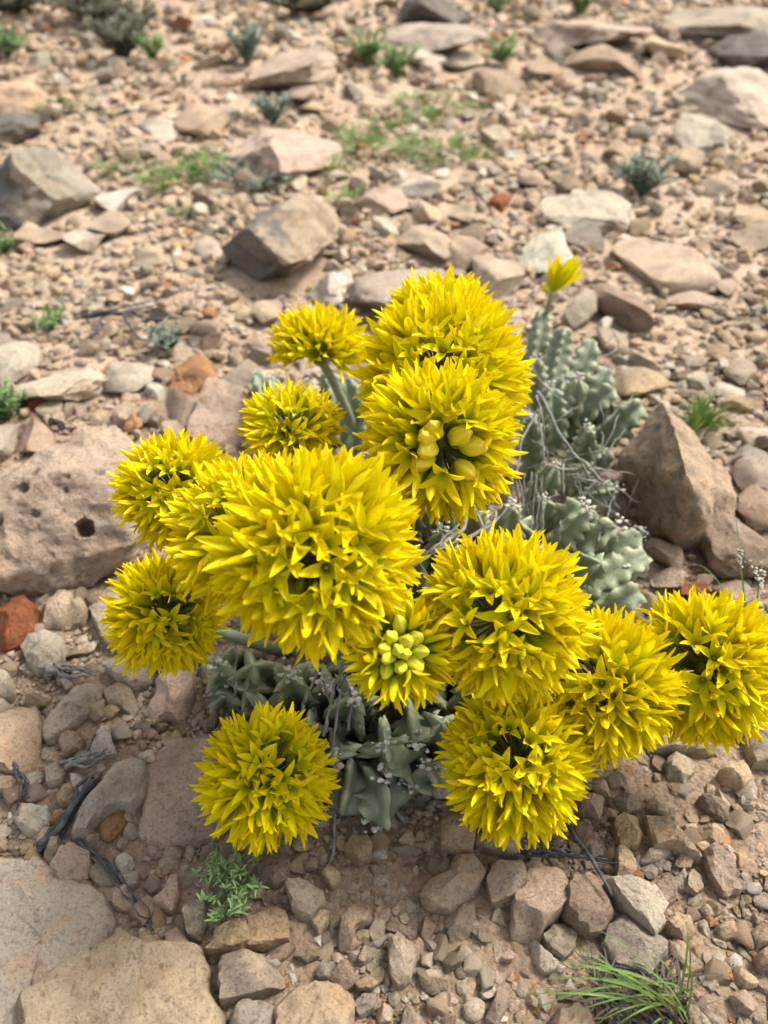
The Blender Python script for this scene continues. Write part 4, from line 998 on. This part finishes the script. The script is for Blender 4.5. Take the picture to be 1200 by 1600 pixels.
# ------------------------------------------------------------------ twigs lying on the ground
def ground_twig(pts, r0_, r1_, label, mat=M_DARKTWIG, branches=()):
    P = [on_ground(*p) for p in pts]; base = P[0].copy(); SEED[0] += 1; mb = MB()
    rt = np.random.default_rng(SEED[0])
    for k in range(5):
        Q = [p+rt.normal(size=3)*r0_*0.42 for p in P]; cut = rt.uniform(0.0, 0.3) if k else 0; Q[0] = Q[0]*(1-cut)+Q[1]*cut; cut = rt.uniform(0.0, 0.5) if k else 0; Q[-1] = Q[-1]*(1-cut)+Q[-2]*cut
        V, Fc, A = twig_mesh(Q, r0_*rt.uniform(0.25, 0.5), r1_*rt.uniform(0.15, 0.4), SEED[0]*7+k, mat, 't', 0.004); mb.add(V-base, Fc, A)
    for k, b in enumerate(branches):
        V, Fc, A = twig_mesh([on_ground(*p) for p in b], r1_*1.1, r1_*0.5, SEED[0]+50+k, mat, 't', 0.003); mb.add(V-base, Fc, A)
    me = mb.mesh('dry_twig'); me.materials.append(mat); tag(link('dry_twig', me, None, None, base), label, 'twig')
ground_twig([(60, 1332, .006), (95, 1295, .012), (130, 1248, .012), (158, 1205, .010)], .0062, .0042, 'thick dark weathered twig beside the long pale slab')
ground_twig([(815, 1334, .012), (880, 1332, .020), (962, 1348, .016)], .0030, .0018, 'thin dark twig lying across stones below the flower heads', branches=[[(890, 1290, .02), (905, 1320, .022), (925, 1350, .034), (955, 1398, .036)]])
ground_twig([(72, 1048, .012), (110, 1045, .016), (155, 1050, .012)], .0060, .0018, 'grey splinter of dry wood above the finger shaped stone', M_DRY)
ground_twig([(95, 1192, .012), (130, 1186, .016), (166, 1176, .012)], .0050, .0030, 'grey splinter of dry wood beside the triangular white stone', M_DRY)
ground_twig([(122, 1312, .01), (170, 1355, .016), (215, 1412, .010), (238, 1450, .008)], .0030, .0018, 'long dark twig running past small stones to the notched slab')
ground_twig([(22, 1190, .02), (42, 1228, .012), (30, 1262, .006)], .0024, .0014, 'short dark twig between pale stones and the white wedge')
ground_twig([(120, 495, .02), (180, 490, .03), (250, 470, .02)], .006, .003, 'dark dry twig among grey litter on the open slope', branches=[[(160, 492, .025), (150, 520, .02), (120, 540, .01)], [(190, 488, .03), (215, 530, .02), (260, 540, .01)], [(200, 484, .02), (230, 500, .015), (290, 498, .01)]])
ground_twig([(60, 650, .01), (85, 662, .012), (110, 668, .01)], .005, .003, 'dark twig below the flat cream slab')

# ------------------------------------------------------------------ grasses and weeds
def blade(P0, P1, P2, w, n=9):
    """a folded grass blade along a bezier"""
    ts = np.linspace(0, 1, n); path = np.array([(1-t)**2*P0+2*t*(1-t)*P1+t*t*P2 for t in ts]); T = np.gradient(path, axis=0); T /= np.linalg.norm(T, axis=1)[:, None]
    V, A = [], []
    for i, t in enumerate(ts):
        s = np.cross(T[i], [0, 0, 1.0]); s /= np.linalg.norm(s)+1e-9; u = np.cross(s, T[i]); ww = w*(1-t**1.8)*0.5+0.00012
        V += [path[i]-s*ww+u*ww*0.5, path[i], path[i]+s*ww+u*ww*0.5]; A += [t]*3
    Fc = [(i*3+j, i*3+j+1, (i+1)*3+j+1, (i+1)*3+j) for i in range(n-1) for j in (0, 1)]
    return np.array(V), Fc, A

def add_part(name, parent, mb, mat, base, kind=None):
    me = mb.mesh(name); me.materials.append(mat); o = link(name, me, None, parent)
    if kind: o['kind'] = kind
    return o

# tuft at the bottom with long arching blades over a dark dead base
base = on_ground(1052, 1575); tuft = bpy.data.objects.new('grass_tuft', None); COL.objects.link(tuft); tuft.location = base.tolist()
tag(tuft, 'grass tuft with long arching green blades over a dark dead base', 'grass')
rg = np.random.default_rng(5)
for x, y, h in [(890, 1480, .05), (815, 1556, .03), (900, 1500, .045), (935, 1512, .04), (850, 1530, .03), (925, 1450, .06), (1005, 1480, .06), (1072, 1440, .075), (1068, 1465, .06), (1030, 1500, .05), (980, 1505, .05),
                (840, 1575, .02), (880, 1590, .02), (930, 1600, .015), (960, 1605, .02), (1010, 1610, .03), (1040, 1620, .03), (1075, 1500, .05), (870, 1515, .035), (955, 1530, .04), (900, 1555, .025), (995, 1540, .04), (1078, 1610, .02), (915, 1530, .03), (860, 1500, .045), (1085, 1545, .03)]:
    tipp = on_ground(x, y, h); b0 = base+rg.normal(size=3)*np.array([.008, .008, 0]); mid = b0*0.45+tipp*0.55; mid[2] += 0.022+0.25*np.linalg.norm(tipp-b0)*rg.uniform(0.5, 1)
    mb = MB(); V, Fc, A = blade(b0, mid, tipp, rg.uniform(.0011, .0022)); mb.add(V-base, Fc, A); add_part('blade', tuft, mb, M_GRASS, base)
mb = MB()
for k in range(240):
    b0 = on_ground(rg.uniform(925, 1065), rg.uniform(1530, 1605)); a = rg.uniform(0, 6.28); ln = rg.uniform(.015, .045); tipp = b0+np.array([math.cos(a)*ln, math.sin(a)*ln, rg.uniform(.0, .012)])
    V, Fc, A = blade(b0, (b0+tipp)/2+np.array([0, 0, .012]), tipp, .0014, 5); mb.add(V-base, Fc, rg.uniform(0, 0.7))
add_part('dead_thatch', tuft, mb, M_STRAW, base, 'stuff')

# soft bright tuft beside the wedge rock
def small_tuft(px, py, label, n, hgt, spread, w, mat, name='grass_tuft', cat='grass', group=None, lean=(0, 0)):
    b = on_ground(px, py); SEED[0] += 1; r = np.random.default_rng(SEED[0]); mb = MB()
    for k in range(n):
        a = r.uniform(0, 6.28); q = spread*math.sqrt(r.random()); b0 = b+np.array([math.cos(a)*q*0.35, math.sin(a)*q*0.35, 0]); h = hgt*r.uniform(0.5, 1.1)
        tipp = b+np.array([math.cos(a)*q*1.3+lean[0]*h, math.sin(a)*q*1.3+lean[1]*h, h]); mid = (b0+tipp)/2+np.array([0, 0, h*0.35])
        V, Fc, A = blade(b0, mid, tipp, w*r.uniform(0.6, 1.3), 6); mb.add(V-b, Fc, A)
    me = mb.mesh(name); me.materials.append(mat); return tag(link(name, me, None, None, b), label, cat, group)
small_tuft(1088, 676, 'fresh green grass tuft growing behind the wedge rock', 110, .045, .035, .0022, M_GRASS, lean=(.45, .1))
def sprig(px, py, label, n, hgt, spread, leaf, mat, name='weed', cat='weed', group=None, per=9):
    """low herb: branching thin stems set with small leaves"""
    b = on_ground(px, py); SEED[0] += 1; r = np.random.default_rng(SEED[0]); root = bpy.data.objects.new(name, None); COL.objects.link(root); root.location = b.tolist(); tag(root, label, cat, group)
    ms, ml = MB(), MB()
    for k in range(n):
        a = r.uniform(0, 6.28); q = spread*math.sqrt(r.random()); tipp = np.array([math.cos(a)*q, math.sin(a)*q, hgt*r.uniform(0.45, 1.1)]); mid = tipp*0.5+np.array([0, 0, hgt*0.15])
        ts = np.linspace(0, 1, 6); path = np.array([2*t*(1-t)*mid+t*t*tipp for t in ts]); V, Fc = tube(path, np.linspace(leaf*0.10, leaf*0.05, 6), 4); ms.add(V, Fc, 0.1)
        for j in range(per):
            t = r.uniform(0.25, 1.0); p = 2*t*(1-t)*mid+t*t*tipp; d = rand_dirs(1, r)[0]; d[2] = abs(d[2])*0.8; L = leaf*r.uniform(0.6, 1.3)
            V, Fc, A = blade(p, p+d*L*0.5+np.array([0, 0, L*0.15]), p+d*L, L*0.24, 4); ml.add(V, Fc, A)
    add_part('stem', root, ms, mat, b, None); add_part('foliage', root, ml, mat, b, 'stuff'); return root
sprig(372, 1405, 'small green feathery herb growing among stones below the lowest flower head', 26, .044, .032, .0070, M_HERB, per=26)
# thin flowering grass stalks on the right
b = on_ground(1168, 1000); root = bpy.data.objects.new('flowering_grass', None); COL.objects.link(root); root.location = b.tolist(); tag(root, 'thin upright grass stalks with tiny white flower spikes beside a flower head', 'grass')
for pts, w in [(((1168, 1010, 0), (1160, 900, .07), (1148, 795, .13)), .0026), (((1170, 1010, 0), (1185, 930, .06), (1190, 880, .075), ), .002), (((1172, 1015, 0), (1190, 980, .03), (1215, 950, .05)), .0022), (((1165, 1010, 0), (1120, 930, .06), (1065, 905, .06)), .0016),
               (((1168, 1010, 0), (1120, 960, .05), (1085, 935, .05)), .0016), (((1170, 1015, 0), (1195, 1030, .03), (1225, 1010, .04)), .0022), (((1168, 1015, 0), (1200, 1060, .02), (1230, 1080, .02)), .002), (((1166, 1010, 0), (1150, 960, .05), (1165, 920, .06)), .0022), (((1170, 1010, 0), (1178, 1090, .02), (1160, 1150, .015)), .0018), (((1168, 1010, 0), (1130, 890, .08), (1085, 880, .07)), .0014)]:
    P = [on_ground(*p) for p in pts]; mb = MB(); V, Fc, A = blade(P[0], P[1]*1.0, P[2], w, 12); mb.add(V-b, Fc, A); add_part('blade', root, mb, M_GRASS, b)
for pts in [((1154, 850, .10), (1160, 890, .075)), ((1172, 878, .08), (1192, 915, .07)), ((1190, 880, .075), (1193, 930, .06))]:
    A0, A1 = on_ground(*pts[0]), on_ground(*pts[1]); mb = MB(); r = np.random.default_rng(9)
    for k in range(22):
        V, Fc = ico(1); mb.add(V*r.uniform(.0006, .0016)+A0+(A1-A0)*r.random()+r.normal(size=3)*.0012-b, [tuple(f) for f in Fc], 1.0)
    add_part('flower_spike', root, mb, M_WOOL, b)
# bits of white spike lying on a flower head
# background weeds and shrubs
for px, py, n, hg, sp, lf, mat, lab in [
    (1002, 306, 30, .085, .075, .030, M_TEAL, 'grey green leafy weed beside the long flat cream rock'),
    (265, 552, 14, .045, .030, .018, M_TEAL, 'tiny grey green weed on bare soil near the orange brown rock'),
    (14, 655, 22, .050, .035, .018, M_HERB, 'dark green weed beside the flat cream slab'),
    (195, 96, 70, .12, .11, .03, M_BUSH, 'round grey green bush on the far slope'),
    (212, 56, 50, .10, .10, .03, M_BUSH, 'small grey bush just above the round bush'),
    (150, 40, 70, .15, .20, .035, M_BUSH, 'wide dry grey bush high on the slope'),
    (480, 26, 70, .12, .22, .035, M_BUSH, 'low grey bush above the square edged ledge block'),
    (20, 26, 70, .14, .24, .035, M_BUSH, 'pale grey bush at the end of the upper slope'),
    (428, 195, 18, .07, .07, .03, M_TEAL, 'grey green weed on the pinkish bedrock hump'),
    (388, 105, 16, .12, .07, .04, M_TEAL, 'grey green weed against the square edged ledge block'),
    (572, 105, 14, .10, .07, .04, M_HERB, 'green weed at the end of the square edged ledge block'),
    (620, 124, 16, .09, .08, .04, M_HERB, 'green weed below the dark bedrock sheet'),
    (776, 112, 16, .09, .08, .04, M_HERB, 'round green weed on the open rocky slope'),
    (905, 26, 14, .14, .10, .05, M_HERB, 'green weed growing on the flat pinkish ledge'),
    (778, 28, 12, .10, .08, .04, M_HERB, 'small green weed beside the dark boulder up the slope'),
    (240, 98, 12, .08, .06, .04, M_HERB, 'green weed at the foot of the round bush'),
    (15, 90, 16, .09, .10, .04, M_HERB, 'green weed beside low stones on the far left of the slope'),
    (400, 296, 22, .04, .12, .025, M_TEAL, 'grey green ground hugging weed above the squat boulder'),
    (10, 396, 14, .04, .04, .02, M_HERB, 'small green weed below the rough grey boulder'),
    (80, 515, 12, .025, .04, .014, M_HERB, 'low olive weed on bare soil by dry litter'),
]:
    sprig(px, py, lab, n, hg, sp, lf, mat, 'shrub' if mat is M_BUSH else 'weed', 'bush' if mat is M_BUSH else 'weed', per=22 if mat is M_BUSH else 12)
for px, py, n, sp in [(555, 225, 60, .10), (600, 205, 40, .08), (660, 190, 60, .10), (690, 245, 90, .16), (640, 240, 60, .12), (280, 282, 70, .12), (330, 268, 60, .12), (380, 272, 40, .10), (520, 268, 40, .08), (545, 320, 40, .07), (730, 175, 40, .08), (260, 300, 30, .08), (640, 165, 40, .08), (300, 340, 26, .06), (470, 262, 30, .08), (180, 270, 30, .08), (100, 170, 40, .14), (740, 100, 20, .06), (560, 240, 40, .08), (700, 160, 30, .08)]:
    small_tuft(px, py, 'thin patch of fresh green grass sprouting among far stones', n, .035, sp, .005, M_GRASS, 'grass_patch', 'grass', 'grass patches on the slope')
# cut foliage under ground level never shows

# ------------------------------------------------------------------ which loose stone is which: its look and what it lies by
MARKS = [((110, 800), 'the pitted boulder'), ((1060, 760), 'the pointed wedge rock'), ((190, 1560), 'the notched sandy slab'), ((60, 1450), 'the flaking pale slab'), ((290, 1240), 'the sunken pinkish slab'),
         ((175, 1245), 'the long pale slab'), ((25, 970), 'the brick red stone'), ((115, 1105), 'the finger shaped stone'), ((45, 1280), 'the white stone wedge'), ((435, 400), 'the squat dark faced boulder'),
         ((60, 320), 'the rough grey boulder'), ((510, 460), 'the whitish broken block'), ((630, 470), 'the long grey slab'), ((855, 410), 'the cream coloured block'), ((1150, 170), 'the thick cream slab'),
         ((90, 615), 'the flat cream slab'), ((680, 30), 'the dark boulder up the slope'), ((915, 340), 'the long flat cream rock'), ((445, 250), 'the pinkish bedrock hump'), ((455, 120), 'the square ledge block'),
         ((1180, 95), 'the dark layered ledge'), ((920, 65), 'the flat pinkish ledge'), ((350, 670), 'the crumbly pinkish rock'), ((782, 320), 'the far red stone'), ((1150, 880), 'the blocky brown rock'),
         ((372, 1400), 'the feathery green herb'), ((1040, 1560), 'the arching grass tuft'), ((1088, 670), 'the fresh grass tuft'), ((1168, 1000), 'the flowering grass stalks'), ((195, 90), 'the round bush'), ((1000, 300), 'the grey green weed'),
         ((880, 1340), 'the thin dark twig'), ((1000, 1420), 'the flat pale flake'), ((690, 240), 'the far green grass'), ((820, 1290), 'the lowest front flower head'), ((1110, 1180), 'the outermost flower head'), ((560, 1290), 'the hanging succulent stems'), ((980, 620), 'the upright succulent stems')]
MP = [(on_ground(*p)[:2], t) for p, t in MARKS]
for o, key, w in LOOSE:
    d = [x*y for x, y in zip(o.dimensions, (1, 1, 1))]
    co = np.array([v.co[:] for v in o.data.vertices])*np.array(o.scale); dm = np.sort(np.ptp(co, axis=0))
    big = dm[2]; sz = 'tiny' if big < .016 else 'small' if big < .026 else 'middling' if big < .045 else 'big' if big < .085 else 'very big'
    sh = 'flat' if dm[0] < 0.42*dm[2] else 'narrow' if dm[1] < 0.66*dm[2] else 'chunky' if dm[0] > 0.68*dm[2] else 'angular'
    p = np.array(o.location[:2]); dist = [(np.linalg.norm(p-q), t) for q, t in MP]; dd, t = min(dist, key=lambda z: z[0])
    near = 'right beside' if dd < 0.6*big+0.05*max(1, p[1]) else 'near'
    o['label'] = f'{sz} {sh} {WORD[key]} {w} {near} {t}'; o['group'] = f'{sz} {sh} {WORD[key]} {w}s {near} {t}'
cnt = {}
for o, _, _ in LOOSE: cnt[o['label']] = cnt.get(o['label'], 0)+1
for o, _, _ in LOOSE:
    if cnt[o['label']] == 1: o['group'] = 'loose stones on the slope'

for o in [o for o in COL.objects if o.name.startswith('grass_patch')]:
    p = np.array(o.location[:2]); dd, t = min(((np.linalg.norm(p-q), t) for q, t in MP if 'far green' not in t), key=lambda z: z[0])
    o['label'] = f'thin patch of fresh green grass near {t}'; o['group'] = f'thin grass patches near {t}'
